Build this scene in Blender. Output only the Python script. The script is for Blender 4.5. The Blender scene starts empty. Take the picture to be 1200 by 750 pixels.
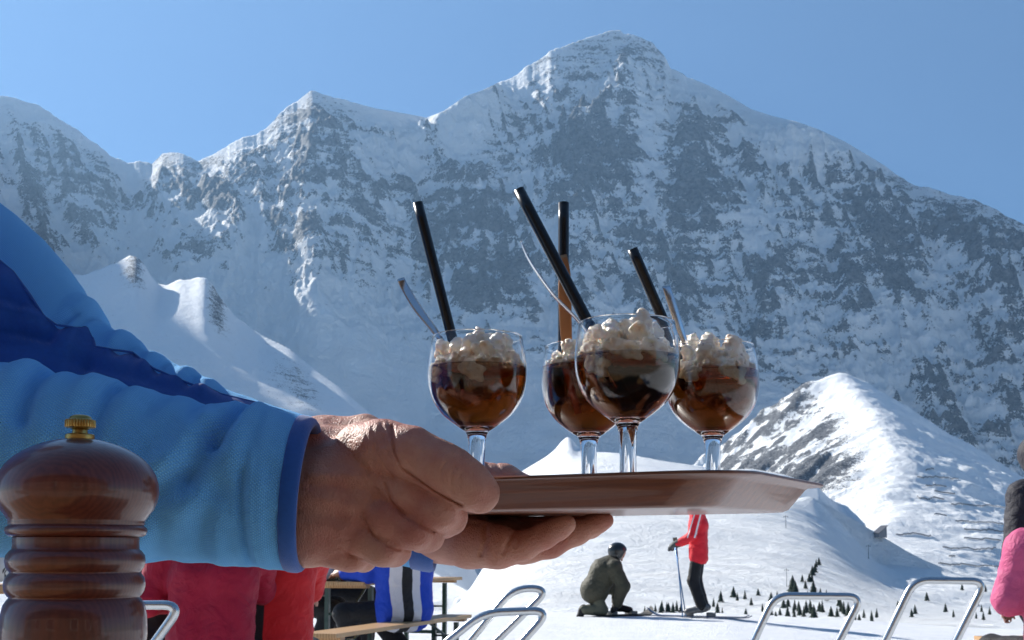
import bpy, bmesh, math, random
import numpy as np
from mathutils import Vector, Matrix
random.seed(7)
rng = np.random.default_rng(11)
scene = bpy.context.scene
COL = scene.collection
F = 1400.0                      # focal length in photograph pixels (1200 wide)
EYE = 1.0
PITCH = math.atan(115/1400)
SHIFT = 160.0
HY = 650.0                      # horizon row

def ray(px, py):
    u = (px-600)/F; v = (375-py+SHIFT)/F
    cp, sp = math.cos(PITCH), math.sin(PITCH)
    return np.array([u, cp - v*sp, sp + v*cp])
def P(px, py, d):
    """point on the sight line of a photograph pixel at depth d (metres along +Y)"""
    r = ray(px, py); r = r*(d/r[1])
    return np.array([r[0], r[1], r[2]+EYE])
def flat(px, py):
    r = ray(px, py); return (600+F*r[0]/r[1], HY-F*r[2]/r[1])
def flats(pts): return sorted(flat(*p) for p in pts)
def px2m(n, d): return n*d/F

# ---------------------------------------------------------------- camera
cam_data = bpy.data.cameras.new('camera'); cam = bpy.data.objects.new('camera', cam_data)
COL.objects.link(cam); scene.camera = cam
cam.location = (0, 0, EYE); cam.rotation_euler = (math.pi/2+PITCH, 0, 0)
cam_data.sensor_width = 36; cam_data.lens = 36*F/1200; cam_data.shift_y = SHIFT/1200
cam_data.clip_start = .02; cam_data.clip_end = 20000
cam_data.dof.use_dof = True; cam_data.dof.focus_distance = .86
cam_data.dof.aperture_fstop = 50

# ---------------------------------------------------------------- tagging
def tag(o, label=None, cat=None, group=None, kind=None):
    if label: o['label'] = label
    if cat: o['category'] = cat
    if group: o['group'] = group
    if kind: o['kind'] = kind
    return o
def empty(name, loc, rz=0, label=None, cat=None, group=None):
    o = bpy.data.objects.new(name, None); COL.objects.link(o)
    o.location = loc; o.rotation_euler = (0, 0, rz); o.empty_display_size = .05
    return tag(o, label, cat, group)
def link(name, me, mats, parent=None, smooth=True):
    """mesh given in WORLD coordinates unless parent is an empty: then it is shifted into the parent's frame"""
    o = bpy.data.objects.new(name, me); COL.objects.link(o)
    for m in (mats if isinstance(mats, (list, tuple)) else [mats]): me.materials.append(m)
    if parent is not None:
        o.parent = parent
        M = Matrix.Identity(4); q = parent; chain = []
        while q is not None: chain.append(q); q = q.parent
        for q in reversed(chain):
            M = M @ Matrix.LocRotScale(q.location, q.rotation_euler, q.scale)
        me.transform(M.inverted())
    if smooth: me.shade_smooth()
    return o
def mesh_np(name, V, Q, uv=None, attrs=None, mat_idx=None):
    V = np.asarray(V, np.float32); Q = np.asarray(Q, np.int32)
    me = bpy.data.meshes.new(name)
    me.vertices.add(len(V)); me.vertices.foreach_set('co', V.ravel())
    n = Q.shape[1]
    me.loops.add(Q.size); me.loops.foreach_set('vertex_index', Q.ravel())
    me.polygons.add(len(Q)); me.polygons.foreach_set('loop_start', np.arange(0, Q.size, n, dtype=np.int32))
    if mat_idx is not None: me.polygons.foreach_set('material_index', np.asarray(mat_idx, np.int32))
    if uv is not None:
        l = me.uv_layers.new(name='UVMap'); l.data.foreach_set('uv', np.asarray(uv, np.float32)[Q.ravel()].ravel())
    for k, a in (attrs or {}).items():
        at = me.attributes.new(k, 'FLOAT', 'POINT'); at.data.foreach_set('value', np.asarray(a, np.float32))
    me.update(calc_edges=True); me.validate()
    return me

# ---------------------------------------------------------------- noise
def _hash(ix, iy, iz, seed):
    h = (ix.astype(np.uint32)*np.uint32(374761393) + iy.astype(np.uint32)*np.uint32(668265263)
         + iz.astype(np.uint32)*np.uint32(2147483647) + np.uint32(seed*1274126177 & 0xffffffff))
    h = (h ^ (h >> np.uint32(13)))*np.uint32(1274126177)
    h = h ^ (h >> np.uint32(16))
    return (h & np.uint32(0xffffff)).astype(np.float32)/np.float32(0xffffff)
def vnoise(x, y, z=None, seed=0):
    x = np.asarray(x, np.float64); y = np.asarray(y, np.float64)
    z = np.zeros_like(x) if z is None else np.asarray(z, np.float64)
    ix, iy, iz = np.floor(x), np.floor(y), np.floor(z)
    fx, fy, fz = x-ix, y-iy, z-iz
    ix = ix.astype(np.int64); iy = iy.astype(np.int64); iz = iz.astype(np.int64)
    s = lambda t: t*t*t*(t*(t*6-15)+10)
    u, v, w = s(fx), s(fy), s(fz)
    def H(a, b, c): return _hash((ix+a) & 0xffffffff, (iy+b) & 0xffffffff, (iz+c) & 0xffffffff, seed)
    def L(c):
        a = H(0, 0, c)*(1-u)+H(1, 0, c)*u; b = H(0, 1, c)*(1-u)+H(1, 1, c)*u
        return a*(1-v)+b*v
    r = L(0)
    if np.any(fz): r = r*(1-w)+L(1)*w
    return r*2-1
def fbm(x, y, z=None, oct=5, seed=0, gain=.5, lac=2.03, ridged=False):
    a, t, n = 1.0, 0, 0
    for o in range(oct):
        v = vnoise(x, y, z, seed+o*17)
        if ridged: v = 1-2*np.abs(v)
        t = t+a*v; n += a; a *= gain
        x = x*lac+3.1; y = y*lac-1.7
        if z is not None: z = z*lac+.9
    return t/n
def sstep(a, b, x):
    t = np.clip((x-a)/(b-a), 0, 1); return t*t*(3-2*t)
def interp(x, pts):
    xs, ys = zip(*pts); return np.interp(x, xs, ys)
def gsmooth(x, pts, sigma):
    g = np.arange(-3000, 3200, 1.0); y = interp(g, pts)
    k = np.exp(-.5*(np.arange(-int(3*sigma), int(3*sigma)+1)/sigma)**2); k /= k.sum()
    y = np.convolve(np.pad(y, len(k)//2, mode='edge'), k, 'valid')
    return np.interp(x, g, y)

# ---------------------------------------------------------------- materials
def mat(name):
    m = bpy.data.materials.new(name); m.use_nodes = True
    nt = m.node_tree; b = nt.nodes['Principled BSDF']
    return m, nt, b
def rgb(r, g, b):                # sRGB 0..255 -> linear
    f = lambda c: c/12.92 if c <= .04045 else ((c+.055)/1.055)**2.4
    return (f(r/255), f(g/255), f(b/255), 1)
def N(nt, t, **kw):
    n = nt.nodes.new(t)
    for k, v in kw.items():
        if k.startswith('in_'):
            n.inputs[k[3:].replace('_', ' ')].default_value = v
        else: setattr(n, k, v)
    return n
def ramp(nt, fac, stops):
    r = N(nt, 'ShaderNodeValToRGB'); e = r.color_ramp.elements
    while len(e) < len(stops): e.new(.5)
    for i, (p, c) in enumerate(stops): e[i].position = p; e[i].color = c
    nt.links.new(fac, r.inputs[0]); return r
def noise(nt, scale, detail=4, rough=.55, vec=None, dist=0):
    n = N(nt, 'ShaderNodeTexNoise'); n.inputs['Scale'].default_value = scale
    n.inputs['Detail'].default_value = detail; n.inputs['Roughness'].default_value = rough
    n.inputs['Distortion'].default_value = dist
    if vec is not None: nt.links.new(vec, n.inputs['Vector'])
    return n
def coords(nt, scale=(1, 1, 1), rot=(0, 0, 0), out='Object'):
    t = N(nt, 'ShaderNodeTexCoord'); m = N(nt, 'ShaderNodeMapping')
    m.inputs['Scale'].default_value = scale; m.inputs['Rotation'].default_value = rot
    nt.links.new(t.outputs[out], m.inputs['Vector']); return m.outputs[0]
def bump(nt, b, h, dist, strength=1.0):
    n = N(nt, 'ShaderNodeBump'); n.inputs['Distance'].default_value = dist
    n.inputs['Strength'].default_value = strength
    nt.links.new(h, n.inputs['Height']); nt.links.new(n.outputs[0], b.inputs['Normal']); return n
def math_n(nt, op, a, b_=None, c=None):
    n = N(nt, 'ShaderNodeMath', operation=op)
    for i, v in enumerate((a, b_, c)):
        if v is None: continue
        if isinstance(v, (int, float)): n.inputs[i].default_value = v
        else: nt.links.new(v, n.inputs[i])
    return n.outputs[0]
def mixc(nt, fac, a, b_):
    n = N(nt, 'ShaderNodeMix', data_type='RGBA')
    if isinstance(fac, (int, float)): n.inputs[0].default_value = fac
    else: nt.links.new(fac, n.inputs[0])
    for i, v in ((6, a), (7, b_)):
        if isinstance(v, tuple): n.inputs[i].default_value = v
        else: nt.links.new(v, n.inputs[i])
    return n.outputs[2]
def simple(name, col, rough=.6, metal=0, var=.12, vscale=30, bumpd=0, bscale=200, coat=0, sheen=0):
    m, nt, b = mat(name)
    v = coords(nt); n = noise(nt, vscale, 5, .6, v)
    d = tuple(c*(1-var) for c in col[:3])+(1,); l = tuple(min(1, c*(1+var)) for c in col[:3])+(1,)
    nt.links.new(mixc(nt, n.outputs[0], d, l), b.inputs['Base Color'])
    b.inputs['Roughness'].default_value = rough; b.inputs['Metallic'].default_value = metal
    b.inputs['Coat Weight'].default_value = coat; b.inputs['Sheen Weight'].default_value = sheen
    if bumpd:
        n2 = noise(nt, bscale, 4, .6, v); bump(nt, b, n2.outputs[0], bumpd)
    return m
# ================================================================ sky and sun
SUN_EL, SUN_AZ = math.radians(32), math.radians(-48)      # azimuth measured from +Y towards +X
w = bpy.data.worlds.new('World'); scene.world = w; w.use_nodes = True
nt = w.node_tree; bg = nt.nodes['Background']
sky = nt.nodes.new('ShaderNodeTexSky'); sky.sky_type = 'NISHITA'; sky.sun_disc = False
sky.sun_elevation = SUN_EL; sky.sun_rotation = SUN_AZ; sky.altitude = 2300
sky.air_density = 1.0; sky.dust_density = .1; sky.ozone_density = 1.0
tint = nt.nodes.new('ShaderNodeMix'); tint.data_type = 'RGBA'; tint.blend_type = 'MULTIPLY'; tint.inputs[0].default_value = 1
tint.inputs[7].default_value = (.58, .81, 1.0, 1)
gm = nt.nodes.new('ShaderNodeGamma'); gm.inputs[1].default_value = 1.0
nt.links.new(sky.outputs[0], gm.inputs[0]); nt.links.new(gm.outputs[0], tint.inputs[6]); nt.links.new(tint.outputs[2], bg.inputs[0]); bg.inputs[1].default_value = .052
sd = bpy.data.lights.new('sun', 'SUN'); sun = bpy.data.objects.new('sun', sd); COL.objects.link(sun)
sd.energy = 5.0; sd.angle = math.radians(.53); sd.color = (1, .955, .88)
sdir = Vector((math.sin(SUN_AZ)*math.cos(SUN_EL), math.cos(SUN_AZ)*math.cos(SUN_EL), math.sin(SUN_EL)))
sun.rotation_euler = sdir.to_track_quat('Z', 'Y').to_euler(); sun.location = sdir*40
scene.view_settings.view_transform = 'Standard'; scene.view_settings.look = 'None'
scene.view_settings.exposure = 1.08; scene.view_settings.gamma = 1
scene.view_settings.use_curve_mapping = False

# ================================================================ terrain materials
def terrain_mat(name, rock_scale, rock=True, fine=1.0, w1=.6, w2=.8, w3=1.15, w4=1.1):
    m, nt, b = mat(name)
    v = coords(nt)
    n1 = noise(nt, .020*rock_scale, 9, .74, v, .4)
    # bedding: thin strata tilted along the face, wobbling
    vs = coords(nt, (.007*rock_scale, .007*rock_scale, .05*rock_scale), (0, math.radians(-24), 0))
    ns = noise(nt, 1.0, 7, .6, vs, .6)
    n2 = noise(nt, .09*rock_scale, 6, .65, v)
    at = N(nt, 'ShaderNodeAttribute', attribute_name='rock')
    s = math_n(nt, 'MULTIPLY_ADD', math_n(nt, 'SUBTRACT', n1.outputs[0], .5), w1, at.outputs['Fac'])
    s = math_n(nt, 'MULTIPLY_ADD', math_n(nt, 'SUBTRACT', ns.outputs[0], .5), w2, s)
    s = math_n(nt, 'MULTIPLY_ADD', math_n(nt, 'SUBTRACT', n2.outputs[0], .5), w3, s)
    n3 = noise(nt, .33*rock_scale, 4, .65, v)
    s = math_n(nt, 'MULTIPLY_ADD', math_n(nt, 'SUBTRACT', n3.outputs[0], .5), w4, s)
    mask = ramp(nt, s, [(.37, (0, 0, 0, 1)), (.44, (1, 1, 1, 1))]).outputs[0]
    rc = ramp(nt, n2.outputs[0], [(.34, (.022, .026, .034, 1)), (.64, (.24, .25, .27, 1))]).outputs[0]
    sn = ramp(nt, n1.outputs[0], [(.3, (.90, .93, .95, 1)), (.7, (.95, .955, .96, 1))]).outputs[0]
    if rock: nt.links.new(mixc(nt, mask, sn, rc), b.inputs['Base Color'])
    else: nt.links.new(sn, b.inputs['Base Color'])
    b.inputs['Roughness'].default_value = .75
    b.inputs['Specular IOR Level'].default_value = .15
    h = math_n(nt, 'MULTIPLY_ADD', mask, -.12, math_n(nt, 'MULTIPLY_ADD', n2.outputs[0], .14, math_n(nt, 'MULTIPLY', n1.outputs[0], .6)))
    h = math_n(nt, 'MULTIPLY_ADD', math_n(nt, 'MULTIPLY', n2.outputs[0], mask), .35, h)
    bump(nt, b, h, 34*fine/rock_scale)
    return m
M_mountain = terrain_mat('mountain_rock_and_snow', 1.0)
M_hill = terrain_mat('hill_snow', 6, fine=.8, w1=1.2, w2=.8, w3=1.6, w4=1.2)

# ================================================================ main mountain
CREST = [(-2600,420),(-1400,250),(-700,110),(-420,70),(-250,60),(-120,78),(-60,97),(0,112),(40,121),(90,152),(128,181),(150,191),(163,189),(178,193),
 (190,180),(205,179),(222,184),(232,189),(245,183),(262,174),(285,160),(300,158),(312,150),(330,131),(345,120),(366,106),(385,112),(410,119),(440,127),(480,134),(500,138),
 (520,130),(545,113),(565,106),(590,94),(605,88),(625,72),(640,64),(660,55),(690,42),(712,38),(727,36),(745,42),(765,50),(778,64),(786,80),
 (805,90),(830,100),(855,113),(880,128),(905,136),(935,143),(960,152),(990,166),(1010,178),(1035,193),(1052,206),(1070,216),(1090,221),(1115,228),(1140,234),
 (1165,244),(1182,254),(1200,264),(1300,300),(1500,330),(1900,390),(2800,480)]
CREST = flats(CREST)
WEST_SHADE_TOP = 1120
def smax0(a, b, k):
    h = np.clip(.5+.5*(a-b)/k, 0, 1); return b*(1-h)+a*h+k*h*(1-h)
def mountain():
    pxs = np.concatenate([np.arange(-2600, -160, 14), np.arange(-160, 1330, 1.25), np.arange(1330, 2800, 14)])
    s = np.concatenate([np.linspace(0, 1, 560), 1+np.linspace(.004, .35, 46)])
    PX, S = np.meshgrid(pxs, s, indexing='ij')
    jag = (2.4+2.2*np.exp(-((PX-700)/90)**2))*fbm(PX/11, PX*0, oct=5, seed=3, gain=.6)*(1-sstep(395, 440, PX)*(1-sstep(560, 590, PX)))*(1-sstep(800, 840, PX)*(1-sstep(1040, 1070, PX)))
    YC = interp(PX, CREST)+jag
    RB = 1450+0*PX
    RC = 2600+120*fbm(PX/260, PX*0+9, oct=3, seed=5) + interp(PX, [(-2600,-1200),(-500,-250),(0,100),(160,60),(370,-60),(500,120),(727,160),(900,40),(1200,-250),(1700,-700),(2800,-1300)])
    r = RB+(RC-RB)*np.minimum(S, 1)+1500*np.maximum(S-1, 0)
    ZC = (HY-YC)/F*RC
    ZB = -(78/F)*RB
    t = np.minimum(S, 1)
    g = .16*t+.84*t**1.5
    # gentler benches just below the crest (saddle, cornice on the right shoulder)
    bench = np.exp(-((PX-545)/46)**2)*.9+np.exp(-((PX-960)/85)**2)*.45
    gb = np.where(t > .86, g+(1-g)*bench*sstep(.86, .93, t), g)
    z = ZB+(ZC-ZB)*gb
    x = (PX-600)/F*r
    env = sstep(0, .25, t)*(1-sstep(.88, .995, t))+.0
    env2 = sstep(.18, .5, t)*(1-sstep(.9, 1.0, t))
    # buttresses and couloirs running down the face, with slanting ribs
    q = PX/1.0
    warp = 60*fbm(PX/180, r/300, oct=3, seed=21)
    but = fbm((PX+warp)/95, r/900, oct=3, seed=31, ridged=True)
    rib = fbm((PX*.9+(r-1800)*.16+warp)/42, (r-.6*PX)/330, oct=5, seed=41, ridged=True)
    fine = fbm(x/36, r/22, oct=5, seed=51, ridged=True)
    pix0 = HY-z/r*F
    calm = 1-.9*np.clip(np.exp(-((PX-330)/210)**2-((pix0-440)/90)**2)+np.exp(-((PX-600)/200)**2-((pix0-520)/80)**2)+.8*np.exp(-((PX-860)/120)**2-((pix0-520)/60)**2)+.7*np.exp(-((PX-775)/25)**2-((pix0-170)/60)**2), 0, 1)
    rib2 = fbm((PX*.95+(r-1800)*.20+.5*warp)/15, (r-.5*PX)/150, oct=4, seed=45, ridged=True)
    sc = z+.30*x*np.where(PX < 620, 1.0, .25)+26*fbm(x/150, r/150, oct=3, seed=81)      # height above the bedding
    led = np.abs(((sc/46) % 1)-.5)*2; led2 = np.abs(((sc/17+.3) % 1)-.5)*2
    z = z+env*(.25+.75*sstep(.3,.8,t))*(44*but)*(.3+.7*calm)+env2*(30*rib+13*rib2)*calm+env2*13*fine*calm
    z = z+env2*calm*(5*np.sin(sc/46*2*np.pi)+2*np.sin(sc/17*2*np.pi))
    z += sstep(0,.1,t)*(1-sstep(.5,.9,t))*14*fbm(x/260, r/190, oct=4, seed=61)
    z = np.where(S <= 1, np.minimum(z, (HY-YC)/F*r*(1-.0006*(1-t))), z)
    # steep shoulder added west of the view to keep the left-hand slopes in shade
    wx, wy, wz = -1345, 1900, WEST_SHADE_TOP
    dd = np.hypot(x-wx, (r-wy)*.9)
    z = smax0(z, wz-1.2*dd*(1+.08*fbm(x/150, r/150, oct=4, seed=91))+30*fbm(x/90, r/90, oct=5, seed=95, ridged=True), 40)
    # back side
    z = z-np.maximum(S-1, 0)*1500*.95
    pix = HY-(z)/r*F
    # ---- rock where the photograph shows rock
    B = [(60,185,75,45,.36),(20,205,50,50,.2),(270,205,70,30,.55),(205,190,30,12,.6),(225,225,60,22,.3),(365,140,52,34,.6),(400,165,60,26,.3),
     (650,160,70,55,.62),(625,115,26,20,.2),(720,62,70,26,.42),(660,100,50,40,.4),(690,200,50,30,.35),(770,110,22,40,.25),
     (385,290,60,38,.32),(500,290,90,50,.32),(560,330,90,45,.36),(440,230,60,26,.28),(560,240,80,30,.22),(330,240,50,20,.12),
     (780,240,70,70,.25),(720,190,40,40,.3),(850,150,40,40,.45),(930,200,75,34,.55),(1000,250,90,46,.5),(1090,265,90,46,.6),(1180,275,50,34,.5),
     (1000,330,110,40,.25),(1140,375,40,60,.4),(880,330,90,46,.3),(960,400,90,40,.2),(1090,460,90,36,.2),(1190,420,40,60,.25),(900,410,50,36,.28),
     (70,265,70,34,.36),(150,240,50,24,.26),(20,300,60,30,.2),(355,400,34,24,.15),(720,330,50,60,.15),(820,300,60,50,.22),(1020,500,60,24,.1),(1150,520,60,26,.12)]
    rock = np.full(PX.shape, -.04)
    for bx, by, rx, ry, a in B:
        bx, by = flat(bx, by)
        rock += .92*a*np.exp(-((PX-bx)/rx)**2-((pix-by)/ry)**2)
    rock = np.where(rock > .2, .2+.45*(rock-.2), rock)
    rock += .38*fbm(x/90, r/70, z/50, oct=5, seed=71, gain=.65)
    rock += (.36*rib+.44*rib2+.36*fine-.15)*env2*(.4+.6*calm)+.20*(led-.5)*env2+.20*(led2-.5)*env2+.10*but
    clear = [(300,420,190,75,.6),(150,350,110,30,.3),(560,470,150,60,.5),(800,500,120,50,.4),(545,120,50,22,.55),(770,170,22,60,.25),(950,160,70,20,.55),(860,112,60,12,.35),
             (150,200,24,16,.3),(450,160,46,26,.25),(450,350,70,30,.1),(650,500,260,45,.4),(880,255,34,36,.2),(1060,400,50,50,.25),(930,135,60,20,.3),(600,215,40,18,.15)]
    for bx, by, rx, ry, a in clear:
        bx, by = flat(bx, by)
        rock -= a*np.exp(-((PX-bx)/rx)**2-((pix-by)/ry)**2)
    rock -= .6*(1-sstep(.1, .3, t))+0*t
    rock = np.where(S > 1.02, .3, rock)
    na, nb = PX.shape
    V = np.stack([x, r, z+EYE], -1).reshape(-1, 3)
    idx = np.arange(na*nb).reshape(na, nb)
    Q = np.stack([idx[:-1, :-1], idx[1:, :-1], idx[1:, 1:], idx[:-1, 1:]], -1).reshape(-1, 4)
    me = mesh_np('mountain', V, Q, attrs={'rock': np.clip(rock.ravel(), -1, 1.2)})
    return tag(link('mountain', me, M_mountain), kind='structure')
mountain()
# ================================================================ spurs, knolls and the near snow field
def poly_world(pts):
    return np.array([P(*p) for p in pts])
SPUR = poly_world([(930,330,1400),(975,425,1090),(985,437,1040),(1003,452,1000),(1016,472,950),(1040,498,860),(1052,530,770),(1050,565,690),(1046,600,610),(1040,640,520),(1030,668,440),(1012,700,330),(990,738,150),(980,760,60)])
def smax(a, b, k):
    h = np.clip(.5+.5*(a-b)/k, 0, 1); return b*(1-h)+a*h+k*h*(1-h)
def hills():
    pxs = np.concatenate([np.arange(-1500, -120, 14), np.arange(-120, 1330, 1.35), np.arange(1330, 2700, 14)])
    r = np.concatenate([np.geomspace(45, 330, 130, endpoint=False), np.geomspace(330, 1500, 430)])
    PX, R = np.meshgrid(pxs, r, indexing='ij')
    x = (PX-600)/F*R; y = R
    n_big = fbm(x/120, y/120, oct=4, seed=101); n_mid = fbm(x/34, y/34, oct=5, seed=111)
    n_dr = fbm((x+.5*y)/60, (y-.5*x)/16, oct=4, seed=117)
    rock = np.full(PX.shape, -.5)
    base = -(88/F)*R-4+1.5*n_big
    # ---- right spur with its crest running towards the valley
    xr = np.interp(y, SPUR[::-1, 1], SPUR[::-1, 0])+7*fbm(y/60, y*0, oct=3, seed=121)*sstep(200, 500, y)
    zr = np.interp(y, SPUR[::-1, 1], SPUR[::-1, 2])-EYE
    zr = np.where(y > 1040, zr-(y-1040)*1.2, zr)
    dL = np.maximum(xr-x, 0); dR = np.maximum(x-xr, 0)
    kL = interp(y, [(45,.25),(330,.3),(440,.42),(600,.5),(800,.62),(1040,.68),(1500,.8)])
    kR = interp(y, [(45,.1),(330,.14),(520,.2),(800,.42),(1040,.62),(1500,.8)])
    soft = 10
    sp = zr-kL*(np.sqrt(dL**2+soft**2)-soft)-kR*(np.sqrt(dR**2+soft**2)-soft)
    gul = fbm((y+.8*dL)/44, dL/150, oct=5, seed=131, ridged=True)
    sp += (10*gul+2)*sstep(4, 50, dL)*sstep(520, 760, y)
    sp += (2.6*n_dr+3*n_mid+5*n_big)*sstep(3, 60, dR)
    sp += 1.6*n_mid+(1.3*fbm(x/10, y/10, oct=3, seed=139)+.9*n_dr)*sstep(400, 700, y)
    rk = .78*sstep(6, 40, dL)*(1-sstep(110, 190, dL))*sstep(660, 780, y)*(1-sstep(1060, 1100, y))
    rk = rk*(.10+.90*sstep(-.2, .5, gul+1.2*n_mid+1.2*fbm(x/9, y/9, oct=3, seed=137)))
    # ---- lit white hill in the middle
    TOP = [(-1500,800),(470,770),(520,745),(552,715),(566,690),(577,640),(586,600),(592,566),(615,550),(640,535),(650,527),(658,517),(665,511),(670,514),(677,523),(690,530),(720,530),(745,533),(780,541),(820,546),(850,551),(880,549),(920,556),(960,572),(990,602),(1020,650),(1060,715),(1200,760),(2700,800)]
    TOP = flats(TOP)
    smooth_top = gsmooth(PX, TOP, 34)
    fr = np.clip((R-110)/510, 0, 1)
    top = smooth_top+(gsmooth(PX, TOP, 1.5)-smooth_top)*sstep(.80, 1, fr)
    RH = 620+60*np.sin(PX/70)
    zt = (HY-top)/F*RH
    tt = np.clip((R-110)/(RH-110), 0, 1)
    zb = -(86/F)*110
    h1 = zb+(zt-zb)*(.45*tt+.55*tt**1.7)
    h1 = np.where(R > RH, zt-(R-RH)*.8, h1)
    h1 += (6.5*n_big+1.1*n_mid+.8*n_dr)*np.sin(np.pi*tt)**.8*sstep(560, 640, PX)
    # drifted fin at the little peak
    # ---- groomed knoll whose front falls away into shade
    c = P(948, 583, 455); cx, cy, cz = c[0], c[1], c[2]-EYE
    ux, uy = (x-cx), (cy-y)
    rr_ = np.sqrt((np.where(ux < 0, ux*.62, ux*1.25))**2+uy**2+9)-3
    kn = cz-.92*np.where(uy > 0, rr_, rr_*.5)+.5*n_mid+1.5*n_big
    # ---- left spur: long shaded shoulder with a sunlit crest
    LT = [(-1500,250),(-900,150),(-300,170),(-120,240),(0,300),(60,318),(80,321),(100,322),(118,314),(134,309),(146,302),(157,296),(165,302),(174,318),(186,336),(198,333),(210,326),(224,328),(240,321),(247,328),(256,346),(275,370),(305,392),(340,408),(362,428),(400,455),(440,490),(490,560),(540,640),(575,700),(600,760),(2700,900)]
    LT = flats(LT)
    RS = interp(PX, [(-1500,1100),(0,1180),(300,1120),(500,950),(600,800),(2700,700)])
    ts = np.clip((R-480)/(RS-480), 0, 1)
    zb2 = -(95/F)*480
    sl = gsmooth(PX, LT, 60)
    lt = sl+(gsmooth(PX, LT, 6)-sl)*sstep(.66, .97, ts)**1.5
    zl = (HY-lt)/F*RS
    h3 = zb2+(zl-zb2)*(.5*ts+.5*ts**1.5)
    h3 = np.where(R > RS, zl-(R-RS)*1.0, h3)
    h3 += (9*n_big+.8*n_mid+.5*n_dr)*np.sin(np.pi*ts)*sstep(700, 560, PX)
    rl = .55*np.exp(-((PX-150)/14)**2)*sstep(.86, .93, ts)+.6*np.exp(-((PX-250)/12)**2)*sstep(.80, .9, ts)+.35*np.exp(-((PX-345)/34)**2-((ts-.85)/.12)**2)
    z = smax(base, h1, 5); z = smax(z, h3, 6)
    rock = np.where(h3 > z-6, rl-.05, rock)
    z2 = smax(z, kn, 3)
    on_sp = sp > z2-3
    z3 = smax(z2, sp, 6)
    pix = HY-z3/F*0-z3/R*F
    rock = np.where(on_sp, rk-.12+.12*n_mid, rock)
    V = np.stack([x, y, z3+EYE], -1).reshape(-1, 3)
    na, nb = PX.shape; idx = np.arange(na*nb).reshape(na, nb)
    Q = np.stack([idx[:-1, :-1], idx[1:, :-1], idx[1:, 1:], idx[:-1, 1:]], -1).reshape(-1, 4)
    me = mesh_np('hills', V, Q, attrs={'rock': np.clip(rock.ravel(), -1, 1.2)})
    tag(link('snow_hills', me, M_hill), kind='structure')
    # height lookup for trees, fences and the hut
    def at(px, rr):
        i = np.interp(px, pxs, np.arange(len(pxs))); j = np.interp(rr, r, np.arange(len(r)))
        i0, j0 = int(i), int(j); i1, j1 = min(i0+1, na-1), min(j0+1, nb-1); fi, fj = i-i0, j-j0
        zz = (z3[i0, j0]*(1-fi)+z3[i1, j0]*fi)*(1-fj)+(z3[i0, j1]*(1-fi)+z3[i1, j1]*fi)*fj
        return np.array([(px-600)/F*rr, rr, zz+EYE])
    def hit(px, py):
        """first point of the hills on the sight line of a pixel"""
        i = int(round(np.interp(px, pxs, np.arange(len(pxs)))))
        rows = HY-z3[i]/r*F
        k = np.argmax(rows <= py)
        if not (rows <= py).any(): return None
        return at(px, r[k])
    return at, hit
hill_at, hill_hit = hills()

def near_z(x, y):
    a = interp(x/np.maximum(y, 8)*F+600, [(0,.17),(500,.16),(850,.13),(1000,.02),(1150,-.10),(1400,-.2)])
    z = a*sstep(2, 16, y)
    z = z+.012*fbm(x/1.3, y/1.3, oct=4, seed=201)*sstep(1.5, 4, y)+.006*fbm(x/.16, y/.16, oct=3, seed=205)
    return z-np.maximum(y-17.6, 0)*.30*sstep(17.6, 22, y)
def near_snow():
    xs = np.concatenate([np.linspace(-40, -9, 90, endpoint=False), np.linspace(-9, 11, 560), np.linspace(11.2, 40, 90)])
    ys = np.concatenate([np.linspace(-30, 3, 60, endpoint=False), np.linspace(3, 20, 620), np.linspace(20.2, 52, 60)])
    X, Y = np.meshgrid(xs, ys, indexing='ij')
    Z = near_z(X, Y)
    na, nb = X.shape; idx = np.arange(na*nb).reshape(na, nb)
    Q = np.stack([idx[:-1, :-1], idx[1:, :-1], idx[1:, 1:], idx[:-1, 1:]], -1).reshape(-1, 4)
    m, nt, b = mat('trodden_snow')
    v = coords(nt); n1 = noise(nt, 3, 6, .6, v); n2 = noise(nt, 26, 6, .7, v)
    nt.links.new(ramp(nt, n1.outputs[0], [(.3, (.78, .80, .84, 1)), (.7, (.88, .89, .90, 1))]).outputs[0], b.inputs['Base Color'])
    b.inputs['Roughness'].default_value = .6; b.inputs['Specular IOR Level'].default_value = .25
    bump(nt, b, n2.outputs[0], .03)
    me = mesh_np('snow_ground', np.stack([X, Y, Z], -1).reshape(-1, 3), Q)
    tag(link('snow_ground', me, m), kind='structure')
    # wide flat snow under everything, reaching past the mountain on all sides
    m2 = bpy.data.meshes.new('valley_floor'); S = 6000
    m2.from_pydata([(-S, -S, -140), (S, -S, -140), (S, S, -140), (-S, S, -140)], [], [(0, 1, 2, 3)])
    tag(link('valley_floor', m2, M_hill, smooth=False), kind='structure')
near_snow()
def added_deck():  # unseen planks added round the camera to darken reflections in the goblets
    m, nt, b = mat('weathered_deck'); v = coords(nt, (.35, 1, 1)); n = noise(nt, 14, 6, .7, v)
    nt.links.new(ramp(nt, n.outputs[0], [(.3, (.20, .16, .12, 1)), (.7, (.40, .34, .27, 1))]).outputs[0], b.inputs['Base Color']); b.inputs['Roughness'].default_value = .7
    V, Fc = [], []
    for i in range(29):
        y0 = -5.6+i*.145
        o = len(V); V += [(-11, y0, .02), (11, y0, .02), (11, y0+.138, .02), (-11, y0+.138, .02), (-11, y0, .06), (11, y0, .06), (11, y0+.138, .06), (-11, y0+.138, .06)]
        Fc += [(o+4, o+5, o+6, o+7), (o, o+1, o+5, o+4), (o+1, o+2, o+6, o+5), (o+2, o+3, o+7, o+6), (o+3, o, o+4, o+7)]
    me = bpy.data.meshes.new('added_deck'); me.from_pydata(V, [], Fc); me.update()
    tag(link('added_deck', me, m, smooth=False), kind='structure')
added_deck()
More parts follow.
